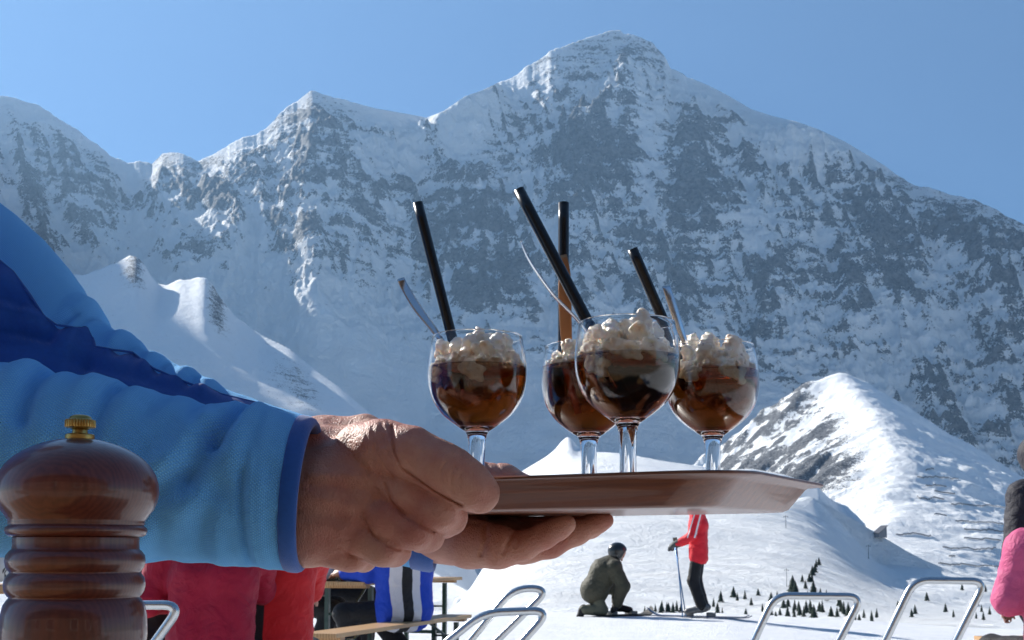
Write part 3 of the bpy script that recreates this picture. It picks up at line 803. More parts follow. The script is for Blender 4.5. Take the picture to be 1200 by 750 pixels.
# ================================================================ pepper mill and the table it stands on
def make_mill():
    d = .62; K = d/F
    ax = P(91, 600, d); TZ = .76
    prof_px = [  # radius in pixels, row in the photograph
     (86,1100),(86,1060),(80,1040),(70,1000),(60,950),(56,900),(60,850),(68,800),(76,760),(80,735),(79,715),(76,703),(73,697),(72.5,695)]
    b1 = [(76,694),(78,688),(78,680),(75,673),(72.5,670),(73,668),(76,663),(77.5,657),(77,650),(74,645),(71,643)]
    def conv(pp): return [(r*K, (HY-y)*K+EYE-TZ) for r, y in pp]
    t = empty('pepper_mill', (ax[0], ax[1], TZ), 0, 'turned dark wood pepper mill with a small brass knob, beside the blue sleeve', 'pepper mill')
    zb = 0
    lower = [(.001, 0)]+conv([(86,1100)])[:0]+[(.037, 0), (.0385, .002), (.0385, .008), (.036, .013)]
    px_rows = [(62,960),(57,920),(58,880),(65,840),(73,800),(79.5,768),(82,742),(81,722),(78,708),(74,701.5),(72.6,700)]
    body = lower+[q for q in conv(px_rows) if q[1] > .016]
    groove = conv([(72,699),(74,697.4),(77.2,692),(78.4,684.5),(77,677),(73.4,672),(72,670.2),(73.6,668.6),(76.6,664),(77.8,657),(76.6,650.5),(73,645.8),(71,644.2),(70.4,643),(70.2,637)])
    neck = conv([(70.2,633),(70.2,631),(70,629.6)])
    body = body+groove+neck+[(.001, neck[-1][1]+.0002)]
    mw = wood_mat('mill_wood', (.066, .011, .005, 1), (.165, .034, .015, 1), coat=.6, rough=.42, ring=60, axis=(2.4, 2.4, .22), bumpd=.00012, wave=.22)
    c = (ax[0], ax[1], TZ)
    link('body', mesh_pf('body', [lathe(body, 96, c)]), mw, t)
    head = [(.001, neck[-1][1]+.0004)]+conv([(70,629.3),(74,628.6),(77.4,626.6),(79,622.6),(78.4,619),(75.8,616.8),(74.6,615.6),(76.2,614.2),(75.6,612.4),(76.5,609.6),(80.5,603.5),(85.5,597),(89.6,588),(91.4,578),(90.6,567),(87,555.5),(80.5,545),(71.5,536),(61,529),(50,523.6),(38,519.2),(27,516.2),(18,514.6)])
    head = head+[(.001, head[-1][1])]
    link('head', mesh_pf('head', [lathe(head, 96, c)]), mw, t)
    mb_, nt, b = mat('brass'); b.inputs['Metallic'].default_value = 1; b.inputs['Base Color'].default_value = (.45, .30, .10, 1); b.inputs['Roughness'].default_value = .32
    v = coords(nt); bump(nt, b, noise(nt, 400, 3, .6, v).outputs[0], .0002)
    k1 = conv([(16.5,514.6),(16.8,513),(16.5,509.5),(15.5,508.6),(9,508),(8.5,504),(10,502.2)])
    k2 = conv([(12,501.4),(17,500.6),(17.4,499.5),(17.4,493),(16.6,491.8),(13,490.6),(12.2,488.4),(9,486.4),(4,485.6),(.5,485.4)])
    V, Fc = lathe([(.0005, k1[0][1])]+k1+k2, 96, c)
    n0 = 1+len(k1)
    for i in range(n0+1, n0+4):       # knurling
        for q in range(96):
            if q % 3 == 0:
                p = np.array(V[i*96+q]); ctr = np.array([c[0], c[1], p[2]]); V[i*96+q] = tuple(ctr+(p-ctr)*.93)
    k = link('knob', mesh_pf('knob', [(V, Fc)]), mb_, t)
    k.data.set_sharp_from_angle(angle=math.radians(40))
    # table
    mt = wood_mat('table_wood', (.22, .11, .045, 1), (.40, .23, .10, 1), coat=.15, rough=.5, ring=9, axis=(.4, 3, 1))
    tt = empty('cafe_table', (-.35, .38, 0), 0, 'pale wooden cafe table under the pepper mill', 'table')
    link('table_top', mesh_pf('table_top', [box((-.25, .38, TZ-.0165), (1.3, .66, .032), bev=.004)]), mt, tt, smooth=False)
    mg = simple('green_steel', (.012, .05, .03, 1), rough=.45, coat=.3)
    for sx in (-.84, .34):
        link('leg', mesh_pf('leg', [box((sx, .12, .37), (.03, .03, .745)), box((sx, .64, .37), (.03, .03, .745)), box((sx, .38, .30), (.024, .49, .024))]), mg, tt, smooth=False)
make_mill()
# ================================================================ skin and cloth
def skin_mat(name='skin', base=(.54, .265, .185, 1), red=(.44, .15, .105, 1)):
    m, nt, b = mat(name)
    v = coords(nt)
    n1 = noise(nt, 28, 4, .6, v); n2 = noise(nt, 420, 4, .6, v)
    vo = N(nt, 'ShaderNodeTexVoronoi', feature='DISTANCE_TO_EDGE'); vo.inputs['Scale'].default_value = 520
    vv = coords(nt, (1.0, 1.0, .55), (0, math.radians(25), 0)); nt.links.new(vv, vo.inputs['Vector'])
    c = ramp(nt, n1.outputs[0], [(.32, red), (.62, base)]).outputs[0]
    n3 = noise(nt, 160, 3, .6, v)
    c = mixc(nt, math_n(nt, 'MULTIPLY', ramp(nt, n3.outputs[0], [(.55, (0, 0, 0, 1)), (.75, (1, 1, 1, 1))]).outputs[0], .25), c, red)
    nt.links.new(c, b.inputs['Base Color'])
    b.inputs['Roughness'].default_value = .52
    b.inputs['Subsurface Weight'].default_value = .14; b.inputs['Subsurface Radius'].default_value = (.006, .0022, .0012); b.inputs['Subsurface Scale'].default_value = 1
    h = math_n(nt, 'ADD', math_n(nt, 'MULTIPLY', ramp(nt, vo.outputs[0], [(0, (0, 0, 0, 1)), (.25, (1, 1, 1, 1))]).outputs[0], .35), n2.outputs[0])
    bump(nt, b, h, .0008, .9)
    return m
M_skin = skin_mat()
def fleece(name, col, dark, period=.0021):
    m, nt, b = mat(name)
    uv = N(nt, 'ShaderNodeUVMap'); sp = N(nt, 'ShaderNodeSeparateXYZ'); nt.links.new(uv.outputs[0], sp.inputs[0])
    k = 2*math.pi/period
    off = math_n(nt, 'MULTIPLY', sp.outputs[1], k)
    su = math_n(nt, 'SINE', math_n(nt, 'MULTIPLY', sp.outputs[0], k*.8)); sv = math_n(nt, 'SINE', off)
    su2 = math_n(nt, 'SINE', math_n(nt, 'MULTIPLY_ADD', sp.outputs[0], k*.8, math.pi)); sv2 = math_n(nt, 'SINE', math_n(nt, 'ADD', off, math.pi))
    pat = math_n(nt, 'MAXIMUM', math_n(nt, 'MULTIPLY', math_n(nt, 'MAXIMUM', su, 0), math_n(nt, 'MAXIMUM', sv, 0)),
                 math_n(nt, 'MULTIPLY', math_n(nt, 'MAXIMUM', su2, 0), math_n(nt, 'MAXIMUM', sv2, 0)))
    v = coords(nt); n = noise(nt, 900, 3, .7, v); n2 = noise(nt, 12, 3, .5, v)
    h = math_n(nt, 'ADD', pat, math_n(nt, 'MULTIPLY', n.outputs[0], .7))
    c = mixc(nt, math_n(nt, 'MULTIPLY_ADD', pat, .8, math_n(nt, 'MULTIPLY', n2.outputs[0], .35)), dark, col)
    nt.links.new(c, b.inputs['Base Color']); b.inputs['Roughness'].default_value = .9
    b.inputs['Sheen Weight'].default_value = .55; b.inputs['Sheen Roughness'].default_value = .5
    b.inputs['Sheen Tint'].default_value = (.35, .7, 1, 1); b.inputs['Specular IOR Level'].default_value = .2
    bump(nt, b, h, .0007, 1.0)
    return m
M_light = fleece('light_blue_fleece', (.26, .66, 1.0, 1), (.11, .42, .92, 1))
M_royal = simple('royal_blue_jersey', (.008, .085, .36, 1), rough=.85, var=.2, vscale=300, bumpd=.0003, bscale=1800, sheen=.3)

# ================================================================ hands
def near_hand():
    f = Field(P(300, 690, .79), P(595, 472, .79)+np.array([.01, .135, .012]), .0011)
    q = lambda px, py, d=.85: P(px, py, d)
    s = lambda n, d=.85: n*d/F
    def ch(pts, k, k_in=None, flat=None):
        f.chain([q(*p[:3]) for p in pts], [s(p[3]) for p in pts], k, k_in, flat)
    # wrist and back of the hand
    ch([(290, 576, .86, 48), (330, 580, .862, 46)], .0)
    ch([(318, 552, .864, 32), (375, 558, .862, 28), (430, 531, .851, 32)], .014)
    ch([(322, 568, .852, 38), (385, 566, .848, 34), (442, 559, .846, 30)], .012)
    ch([(322, 582, .850, 40), (375, 586, .848, 37), (425, 594, .846, 27)], .012)
    ch([(322, 612, .854, 40), (365, 614, .852, 37), (404, 621, .848, 27)], .012)
    ch([(322, 622, .860, 36), (355, 630, .858, 33), (386, 640, .856, 25)], .012)
    ch([(345, 600, .875, 40), (400, 590, .880, 40)], .012)      # palm side
    # the thumb side of the hand is broad and slopes back, so the sun reaches it
    ch([(322, 520, .905, 31), (380, 515, .912, 29), (428, 510, .905, 25), (452, 518, .885, 20)], .024)
    ch([(318, 534, .882, 38), (372, 533, .884, 33), (425, 528, .880, 28)], .016)
    # index, middle, ring, little: proximal bone, then curled in under the tray
    ch([(430, 556, .846, 26), (478, 577, .838, 24.5), (513, 597, .836, 24), (526, 606, .850, 20), (520, 614, .880, 16), (505, 616, .902, 14)], .0014, .006)
    ch([(412, 592, .848, 25), (452, 607, .841, 22.5), (484, 620, .840, 22.5), (500, 627, .853, 19), (494, 630, .880, 16), (480, 628, .905, 13.5)], .0012, .006)
    ch([(392, 620, .853, 24), (424, 630, .847, 21.5), (447, 641, .847, 21.5), (462, 645, .860, 18), (462, 646, .885, 14)], .0012, .006)
    ch([(372, 638, .858, 21), (396, 647, .853, 18.5), (412, 652, .856, 17), (426, 655, .874, 14.5), (430, 655, .890, 12)], .0018, .005)
    # thumb lying along the rim
    ch([(424, 527, .853, 33), (450, 526, .839, 31), (482, 531, .828, 27.5), (515, 547, .824, 26.5), (535, 559, .825, 25), (553, 572, .828, 23.5), (564, 580, .832, 20.3)], .002, .010)
    ch([(425, 548, .850, 26), (455, 553, .850, 18)], .006)
    # creases and tendons
    G = lambda pts, w_, a_: f.groove(pts, w_, a_, .846)
    G([(459, 500), (463, 530), (470, 547), (490, 561), (508, 574), (524, 583), (541, 592)], 1.7, .0026)      # under the thumb
    G([(452, 566), (459, 587), (474, 604), (490, 614), (508, 623)], 1.6, .0020)                             # between index and middle
    G([(424, 600), (437, 628), (452, 638), (468, 644)], 1.6, .0020)                                         # between middle and ring
    G([(398, 640), (410, 650), (424, 655)], 1.5, .0014)
    G([(522, 543), (517, 551), (516, 562), (520, 573)], 1.5, .0011)
    G([(533, 548), (529, 556), (529, 568), (533, 578)], 1.5, .0011)
    G([(541, 553), (538, 562), (539, 573)], 1.3, .0008); G([(514, 541), (509, 552), (510, 563)], 1.2, .0006)
    G([(436, 500), (441, 528), (452, 548), (463, 560)], 1.8, .0011)
    G([(447, 496), (452, 520), (461, 540)], 1.6, .0010); G([(455, 494), (458, 512)], 1.5, .0009)
    G([(430, 548), (436, 566), (446, 580)], 1.8, .0012); G([(422, 556), (432, 575), (440, 592)], 1.8, .0010)
    G([(440, 520), (436, 545)], 2, .0006); G([(428, 505), (433, 530)], 2, .0006)
    G([(430, 560), (405, 556), (365, 556)], 6, -.0014); G([(412, 594), (385, 586), (350, 580)], 6, -.0012); G([(398, 622), (375, 616), (345, 612)], 6, -.0010)
    G([(425, 575), (400, 571), (365, 568)], 5, .0009); G([(404, 608), (380, 602), (350, 597)], 5, .0009)
    G([(484, 577), (490, 588), (489, 600)], 2, .0005); G([(455, 607), (462, 615), (461, 626)], 2, .0005)
    rg = random.Random(5)
    for i in range(70):
        a = rg.uniform(362, 432); b_ = rg.uniform(495, 600); L = rg.uniform(5, 14); an = rg.uniform(.5, 1.3) if b_ < 545 else rg.uniform(-.2, .8)
        G([(a, b_), (a+L*math.sin(an), b_+L*math.cos(an))], .9, .0004)
    for i in range(40):
        a = rg.uniform(470, 560); b_ = a*.62+225+rg.uniform(-16, 26); L = rg.uniform(4, 9)
        G([(a, b_), (a-L*.35, b_+L)], .8, .0002)
    f.rough(.0005, .008, 301)
    # thumb nail, on the side turned up and away
    return f.mesh('near_hand', 1)
def far_hand():
    f = Field(P(470, 690, .94), np.array(P(728, 525, .94))+np.array([.02, .32, .03]), .0014)
    q = lambda px, py, d=1.0: P(px, py, d); s = lambda n, d=1.0: n*d/F
    def ch(pts, k, k_in=None, flat=None): f.chain([q(*p[:3]) for p in pts], [s(p[3], p[2]) for p in pts], k, k_in, flat)
    ch([(430, 600, 1.05, 34), (498, 618, 1.045, 35), (530, 626, 1.04, 33)], .0)
    ch([(510, 624, 1.02, 32), (550, 636, 1.0, 29), (585, 641, .985, 26)], .014)
    ch([(520, 626, 1.05, 30), (590, 637, 1.03, 26), (620, 640, 1.01, 20)], .014)
    ch([(520, 624, 1.08, 30), (590, 632, 1.07, 26), (625, 634, 1.05, 18)], .014)
    ch([(520, 618, 1.10, 30), (590, 626, 1.11, 24), (625, 628, 1.09, 17)], .014)
    # little, ring, middle and index finger flat under the tray
    ch([(582, 643, .985, 23), (612, 640, .980, 17), (638, 628, .982, 14.5), (655, 619, .985, 12.8), (664, 614.5, .988, 11)], .003, .005)
    ch([(612, 641, 1.012, 21), (645, 637, 1.008, 16.5), (676, 624, 1.010, 14), (700, 613.5, 1.012, 11.2), (710, 610, 1.013, 9.3)], .002, .005)
    ch([(620, 630, 1.05, 19), (665, 624, 1.045, 15.5), (692, 617, 1.045, 13), (708, 611, 1.048, 9.5)], .002, .005)
    ch([(610, 624, 1.09, 19), (650, 620, 1.085, 15), (680, 616, 1.085, 12), (695, 612, 1.088, 9)], .002, .005)
    # thumb round the far rim
    ch([(505, 622, 1.12, 29), (515, 596, 1.19, 26), (552, 566, 1.215, 25), (590, 567, 1.215, 21), (618, 577, 1.21, 16), (634, 583, 1.205, 12)], .012, .012)
    groove = lambda pts, w_, a_: f.groove([q_[:2] for q_ in pts], w_*1500, a_)
    groove([(569, 618, .975), (569, 634, .966), (564, 650, .972)], .0018, .0024)
    groove([(602, 626, .972), (595, 636, .966), (590, 648, .972)], .0016, .0020)
    groove([(609, 624, .972), (604, 640, .966)], .0012, .0010)
    groove([(580, 645, .968), (577, 660, .975)], .0012, .0010)
    groove([(528, 618, .99), (545, 612, .985), (562, 614, .975)], .0016, .0014)
    groove([(634, 617, .970), (632, 630, .968)], .0010, .0007)
    groove([(570, 545, 1.19), (578, 560, 1.19)], .0012, .0014); groove([(582, 544, 1.19), (592, 562, 1.19)], .0010, .0012); groove([(563, 544, 1.19), (568, 558, 1.19)], .0010, .0010)
    return f.mesh('far_hand', 1)
# waiter stands to the left of the frame, turned to the right
WX = -.62; WY = 1.0
waiter = empty('person', (WX, WY, 0), 0, 'waiter in a light and royal blue fleece holding out the tray of drinks', 'person')
def waiter_body():
    f = Field((-1.0, .55, .0), (-.25, 1.5, 1.95), .009)
    sh = [np.array([-.66, .76, 1.40]), np.array([-.66, 1.24, 1.40])]
    el = [P(-190, 545, .80), P(-110, 330, 1.12)]
    f.chain([(WX-.02, WY, .95), (WX-.02, WY, 1.2), (WX-.03, WY, 1.36)], [.13, .125, .13], 0)
    for s_, e_ in zip(sh, el):
        f.chain([(WX-.03, WY, 1.38), s_], [.08, .055], .04)
        f.chain([s_, e_], [.046, .037], .03)
    for sy in (-1, 1):
        f.chain([(WX-.02, WY+.09*sy, .92), (WX+.01, WY+.1*sy, .50), (WX-.02, WY+.1*sy, .09), (WX+.13, WY+.11*sy, .05)], [.085, .055, .040, .035], .03)
    f.chain([(WX-.02, WY, 1.42), (WX+.02, WY, 1.55)], [.055, .055], .02)
    head_sdf(f, np.array([WX+.05, WY, 1.65]), 0)
    # forearms reaching to the two modelled hands
    body = f.mesh('b', 1)
    g = Field((-.62, .74, .88), (.02, 1.22, 1.32), .006)
    g.chain([el[0], P(60, 560, .81), P(300, 572, .85)], [.040, .040, .032], 0)
    g.chain([el[1], P(100, 470, 1.12), P(300, 548, 1.08), P(475, 605, 1.05)], [.034, .032, .030, .026], 0)
    return [body, g.mesh('g', 1)]
def head_sdf(f, c, yaw, pitch=0):
    """skull, jaw, nose, brow, eye sockets, lips, ears; face looks along yaw"""
    cy, sy = math.cos(yaw), math.sin(yaw); cp, sp = math.cos(pitch), math.sin(pitch)
    R = np.array([[cy*cp, -sy, -cy*sp], [sy*cp, cy, -sy*sp], [sp, 0, cp]])
    L = lambda x, y, z: c+R@np.array([x, y, z])
    f.ell(L(-.012, 0, .025), (.098, .076, .095), R, .02)
    f.ell(L(.028, 0, -.045), (.062, .056, .068), R, .03)
    f.chain([L(.084, 0, .012), L(.112, 0, -.024)], [.009, .013], .008)
    f.chain([L(.080, -.03, .028), L(.084, .03, .028)], [.012, .012], .012)
    for s_ in (-1, 1):
        f.ell(L(.098, .031*s_, .006), (.014, .017, .011), R, .008, cut=True)
        f.ell(L(.078, .031*s_, .006), (.012, .012, .010), R, .002)
        f.ell(L(-.008, .078*s_, -.004), (.018, .008, .030), R, .006)
    f.chain([L(.088, -.018, -.058), L(.093, 0, -.056), L(.088, .018, -.058)], [.007, .009, .007], .006)
    f.ell(L(.080, 0, -.094), (.02, .022, .016), R, .015)
def Pv(px, py, d):
    u = (px-600)/F; v = (375-py+SHIFT)/F; cp, sp = math.cos(PITCH), math.sin(PITCH)
    y = cp-v*sp; k = d/y; return np.stack([u*k, d+0*px, (sp+v*cp)*k+EYE], -1)
def sleeve(name, xs, top, bot, dep, rdep, shear, disp, seam=None, nseg=132):
    xs = np.asarray(xs, float); yt, yb = interp(xs, top), interp(xs, bot); cy, ry = (yt+yb)/2, (yb-yt)/2
    d = interp(xs, dep); rd = interp(xs, rdep); n1 = nseg
    if seam is not None:
        th = np.arcsin(np.clip((cy-interp(xs, seam))/ry, -.95, .97)); n1 = nseg*3//5
        k1 = np.linspace(0, 1, n1+1)[None]; k2 = np.linspace(0, 1, nseg-n1+1)[None, 1:]; t = th[:, None]
        A = np.concatenate([t+(-math.pi-2*t)*k1, (-math.pi-t)+(2*t-math.pi)*k2], 1)
    else: A = np.repeat((math.pi*.9-2*math.pi*np.linspace(0, 1, nseg+1))[None], len(xs), 0)
    sx, sy = np.cos(A), np.sin(A); c = lambda a: np.repeat(a[:, None], A.shape[1], 1)
    ppx, ppy = c(xs)+shear*c(ry)*sy, c(cy)-c(ry)*sy
    k = disp(ppx, ppy, sx, sy, c(xs), A)
    V = Pv(ppx, ppy, c(d)); V[..., 1] -= c(rd)*sx
    V += np.stack([0*k, -sx*k, sy*k], -1)
    C_ = Pv(xs, cy, d); lu = np.r_[0, np.cumsum(np.linalg.norm(np.diff(C_, axis=0), axis=1))]
    UV = np.stack([c(lu), A*c((ry*d/F+rd)/2)], -1)
    n, m = A.shape; idx = np.arange(n*m).reshape(n, m)
    Q = np.stack([idx[:-1, :-1], idx[:-1, 1:], idx[1:, 1:], idx[1:, :-1]], -1)
    mi = np.zeros(Q.shape[:2], int)
    if seam is not None: mi[:, :n1] = 1
    return V.reshape(-1, 3), Q.reshape(-1, 4), UV.reshape(-1, 2), mi.ravel()
def make_sleeves():
    T1 = [(-330,400),(-200,415),(-80,425),(0,427),(38,430),(52,436),(66,443),(88,446),(110,441),(128,443),(142,452),(152,459),(170,460),(200,462),(230,472),(246,474),(268,470),(290,474),(305,477),(340,487),(366,494)]
    B1 = [(-330,650),(-200,655),(-80,650),(0,651),(60,655),(100,660),(165,661),(215,659),(270,662),(300,666),(345,668),(366,669)]
    D1 = [(-330,.80),(-100,.80),(60,.81),(200,.835),(366,.852)]
    R1 = [(-330,.085),(0,.070),(200,.060),(366,.050)]
    def line(px, py, x0, y0, x1, y1):
        dx, dy = x1-x0, y1-y0; t = np.clip(((px-x0)*dx+(py-y0)*dy)/(dx*dx+dy*dy), 0, 1)
        return np.hypot(px-x0-t*dx, py-y0-t*dy)
    folds = [  # x0,y0,x1,y1,width px, height mm (negative = valley)
        (292,482,268,520,9,-5.0),(268,520,240,566,13,-5.5),(240,566,165,612,15,-4.5),(305,485,288,560,12,3.2),(252,500,226,552,16,3.6),
        (226,552,150,590,18,3.2),(250,590,175,640,17,3.0),(286,560,250,640,14,-2.6),(62,440,66,500,9,-4.6),(42,436,36,500,15,3.2),(90,448,92,520,15,3.0),
        (146,456,140,520,10,-4.2),(168,462,175,540,16,3.0),(200,470,150,560,12,-2.6),(120,450,118,540,14,2.4),(240,476,246,500,8,-2),
        (325,492,318,660,8,1.6),(303,560,300,660,5,-1.8),(314,540,309,660,4,1.2),(20,470,-40,560,18,-3),(215,610,190,658,12,-2.5),(275,600,262,655,12,2.2),(110,560,20,600,22,-3),(120,600,60,640,20,3)]
    def disp1(px, py, sx, sy, x, a):
        k = .0016*fbm(x/60., a*1.4, oct=3, seed=401)+.0007*fbm(x/14., a*5, oct=2, seed=405)
        for x0, y0, x1, y1, w_, h in folds: k = k+.0016*h*np.exp(-(line(px, py, x0, y0, x1, y1)/w_)**2)*sstep(-.25, .3, sx)
        return k
    xs = np.concatenate([np.arange(-330, -40, 10), np.arange(-40, 346, 1.8)])
    V, Q, UV, mi = sleeve('near', xs, T1, B1, D1, R1, .10, disp1)
    # turned-in edge so that the sleeve end has thickness
    me = mesh_np('near_sleeve', V, Q, uv=UV)
    jk = link('near_sleeve', me, [M_light, M_royal], waiter)
    def disp_c(px, py, sx, sy, x, a): return .0004*fbm(x/10., a*3, oct=2, seed=411)
    # cuff: rounded royal blue band
    rings = []
    for u, off in [(343,-.0015),(344,.0006),(347,.0014),(352,.0018),(357,.0016),(361,.0008),(363.5,-.0008),(363.5,-.003),(360,-.0055),(350,-.007),(330,-.008)]:
        rings.append((u, off))
    Vs = []
    for u, off in rings:
        def dc(px, py, sx, sy, x, a, off=off): return off+disp_c(px, py, sx, sy, x, a)
        v, q_, uv_, _ = sleeve('c', [u], T1, B1, D1, R1, .10, dc)
        Vs.append(v)
    V = np.concatenate(Vs); m = len(Vs[0]); idx = np.arange(len(V)).reshape(-1, m)
    Q = np.stack([idx[:-1, :-1], idx[:-1, 1:], idx[1:, 1:], idx[1:, :-1]], -1).reshape(-1, 4)
    link('cuff', mesh_np('cuff', V, Q), M_royal, jk)
    # ---- far sleeve
    T2 = [(-330,60),(-200,120),(-60,205),(0,251),(33,280),(60,310),(76,330),(84,344),(97,351),(104,362),(108,377),(124,389),(140,392),(152,399),(163,412),(177,417),(190,424),(200,430),(216,434),(233,443),(246,450),(258,458),(275,463),(287,467),(313,477),(340,484),(365,490),(430,535),(480,577),(515,598)]
    B2 = [(-330,380),(-200,470),(-60,520),(60,560),(160,600),(300,625),(400,645),(450,658),(505,668),(515,670)]
    D2 = [(-330,1.2),(-100,1.16),(100,1.12),(300,1.08),(515,1.045)]
    R2 = [(-330,.10),(0,.09),(200,.070),(400,.050),(515,.040)]
    SE = [(-330,150),(-200,190),(-60,262),(0,305),(40,338),(60,363),(78,388),(90,397),(113,398),(121,408),(127,418),(145,421),(160,421),(172,430),(187,440),(210,450),(233,459),(260,467),(300,476),(365,500),(515,610)]
    fold2 = [(0,345,60,375,8,-4),(-10,372,80,392,9,3.5),(-10,400,90,410,8,-4),(0,420,110,420,10,3),(60,400,130,440,10,-3),(-60,330,40,350,12,3),(130,440,230,462,7,-2.5),(200,452,262,470,6,2),
             (108,377,100,395,5,-4),(163,412,158,422,5,-4),(124,389,122,400,7,3),(150,396,150,410,8,3),(186,422,186,436,7,3.0),(200,430,200,444,4,-3),(222,437,222,452,7,2.5),(236,446,236,456,4,-3),(250,453,252,464,7,2.5)]
    def disp2(px, py, sx, sy, x, a):
        k = .0018*fbm(x/40., a*1.8, oct=3, seed=421)
        for x0, y0, x1, y1, w_, h in fold2: k = k+.0013*h*np.exp(-(line(px, py, x0, y0, x1, y1)/w_)**2)
        return k
    xs = np.concatenate([np.arange(-330, -40, 10), np.arange(-40, 504, 2.0)])
    V, Q, UV, mi = sleeve('far', xs, T2, B2, D2, R2, .12, disp2, seam=SE)
    # royal below the seam only towards the elbow; the forearm end is light blue with a royal hem
    me = mesh_np('far_sleeve', V, Q, uv=UV, mat_idx=np.where((mi == 1) & (np.repeat(xs[:-1], 132) < 420), 1, 0))
    fs = link('far_sleeve', me, [M_light, M_royal], waiter)
    # stitched seam cord
    path = []
    for x in np.arange(-20, 362, 3.0):
        ys = interp(x, SE); cy = (interp(x, T2)+interp(x, B2))/2; ry = (interp(x, B2)-interp(x, T2))/2
        s_ = np.clip((cy-ys)/ry, -.95, .97); q = P(x+.12*ry*s_, ys, interp(x, D2)); q[1] -= interp(x, R2)*math.sqrt(1-s_*s_)+.0006
        path.append(q)
    v, fcs = tube_np(path, .0011, 6)
    link('seam', mesh_pf('seam', [(v, fcs)]), M_royal, fs)
    Vs = []
    for u, off in [(486,-.0005),(487,.0016),(500,.002),(508,.0018),(513,.0),(513,-.003),(508,-.0055),(490,-.008)]:
        def dc(px, py, sx, sy, x, a, off=off): return off+0*px
        v, q_, uv_, _ = sleeve('c', [u], T2, B2, D2, R2, .12, dc); Vs.append(v)
    V = np.concatenate(Vs); m = len(Vs[0]); idx = np.arange(len(V)).reshape(-1, m)
    Q = np.stack([idx[:-1, :-1], idx[:-1, 1:], idx[1:, 1:], idx[1:, :-1]], -1).reshape(-1, 4)
    link('cuff', mesh_np('cuff', V, Q), M_royal, fs)
    # ---- torso of the fleece, trousers and boots, outside the frame
    f = Field((-1.02, .5, .78), (-.28, 1.52, 1.62), .012)
    f.chain([(WX-.02, WY, .86), (WX-.02, WY, 1.15), (WX-.03, WY, 1.34)], [.175, .165, .155], 0)
    e0 = P(-300, 525, .80); e1 = P(-290, 245, 1.19)
    f.chain([(WX-.03, WY, 1.38), (-.66, .76, 1.40), e0, P(-230, 535, .80)], [.10, .085, .085, .085], .05)
    f.chain([(WX-.03, WY, 1.38), (-.66, 1.24, 1.40), e1], [.10, .09, .105], .05)
    f.chain([(WX-.02, WY, 1.42), (WX, WY, 1.51)], [.08, .075], .03)
    m_t = f.mesh('fleece_torso', 1)
    link('jacket', m_t, simple('light_blue_fleece_plain', (.09, .33, .76, 1), rough=.9, sheen=.5), waiter)
    f = Field((-.95, .75, .03), (-.4, 1.25, 1.02), .012)
    for sy in (-1, 1):
        f.chain([(WX-.02, WY, .95), (WX-.02, WY+.09*sy, .85), (WX+.01, WY+.1*sy, .50), (WX-.02, WY+.1*sy, .10)], [.12, .105, .08, .065], .02)
    link('trousers', f.mesh('trousers', 1), simple('dark_cloth', (.02, .022, .028, 1), rough=.9), waiter)
    for sy in (-1, 1):
        f = Field((WX-.14, WY+.1*sy-.09, -.02), (WX+.24, WY+.1*sy+.09, .2), .008)
        f.chain([(WX-.02, WY+.1*sy, .14), (WX-.03, WY+.1*sy, .05), (WX+.14, WY+.105*sy, .035)], [.062, .055, .045], 0)
        link('shoe', f.mesh('shoe', 1), simple('black_leather', (.015, .015, .015, 1), rough=.5), waiter)
    f = Field((WX-.12, WY-.12, 1.55), (WX+.18, WY+.12, 1.82), .007)
    f.ell((WX+.025, WY, 1.69), (.112, .088, .092)); f.ell((WX+.16, WY, 1.62), (.10, .10, .10), k=.01, cut=True)
    link('hair', f.mesh('hair', 1), simple('brown_hair', (.04, .025, .015, 1), rough=.7, bumpd=.003, bscale=90), waiter)
make_sleeves()
me = join_mesh('body', [near_hand(), far_hand()]+waiter_body())
link('body', me, M_skin, waiter)
# ================================================================ people on the terrace
A = np.array
def cloth(name, col, rough=.65, col2=None, sheen=.05):
    m, nt, b = mat(name)
    v = coords(nt); n = noise(nt, 9, 4, .6, v)
    base = mixc(nt, n.outputs[0], tuple(c*.8 for c in col[:3])+(1,), tuple(min(1, c*1.15) for c in col[:3])+(1,))
    if col2 is not None:
        at = N(nt, 'ShaderNodeAttribute', attribute_name='panel')
        k = ramp(nt, at.outputs['Fac'], [(.49, (0, 0, 0, 1)), (.51, (1, 1, 1, 1))]).outputs[0]
        base = mixc(nt, k, base, col2)
        if name.startswith('striped'):
            at2 = N(nt, 'ShaderNodeAttribute', attribute_name='panel2')
            base = mixc(nt, ramp(nt, at2.outputs['Fac'], [(.49, (0, 0, 0, 1)), (.51, (1, 1, 1, 1))]).outputs[0], base, (.02, .02, .022, 1))
    nt.links.new(base, b.inputs['Base Color']); b.inputs['Roughness'].default_value = rough
    b.inputs['Sheen Weight'].default_value = sheen; b.inputs['Specular IOR Level'].default_value = .25
    n2 = noise(nt, 13, 5, .55, v, 2.0); bump(nt, b, n2.outputs[0], .018, .6)
    return m
M_black = cloth('black_cloth', (.012, .012, .014, 1))
M_skin2 = simple('skin_plain', (.45, .22, .15, 1), rough=.5, var=.1)
M_boot = simple('ski_boot_grey', (.12, .12, .12, 1), rough=.4, var=.5, vscale=12)
def stand_pose():
    return dict(pel=(0,0,.93), ch=(-.01,0,1.27), nk=(0,0,1.46), hd=(.03,0,1.62), shL=(0,.19,1.40), shR=(0,-.19,1.40), elL=(.0,.24,1.12), elR=(.0,-.24,1.12), wrL=(.12,.22,.88), wrR=(.12,-.22,.88),
      hiL=(0,.09,.88), hiR=(0,-.09,.88), knL=(.02,.10,.49), knR=(.02,-.10,.49), anL=(-.02,.10,.10), anR=(-.02,-.10,.10))
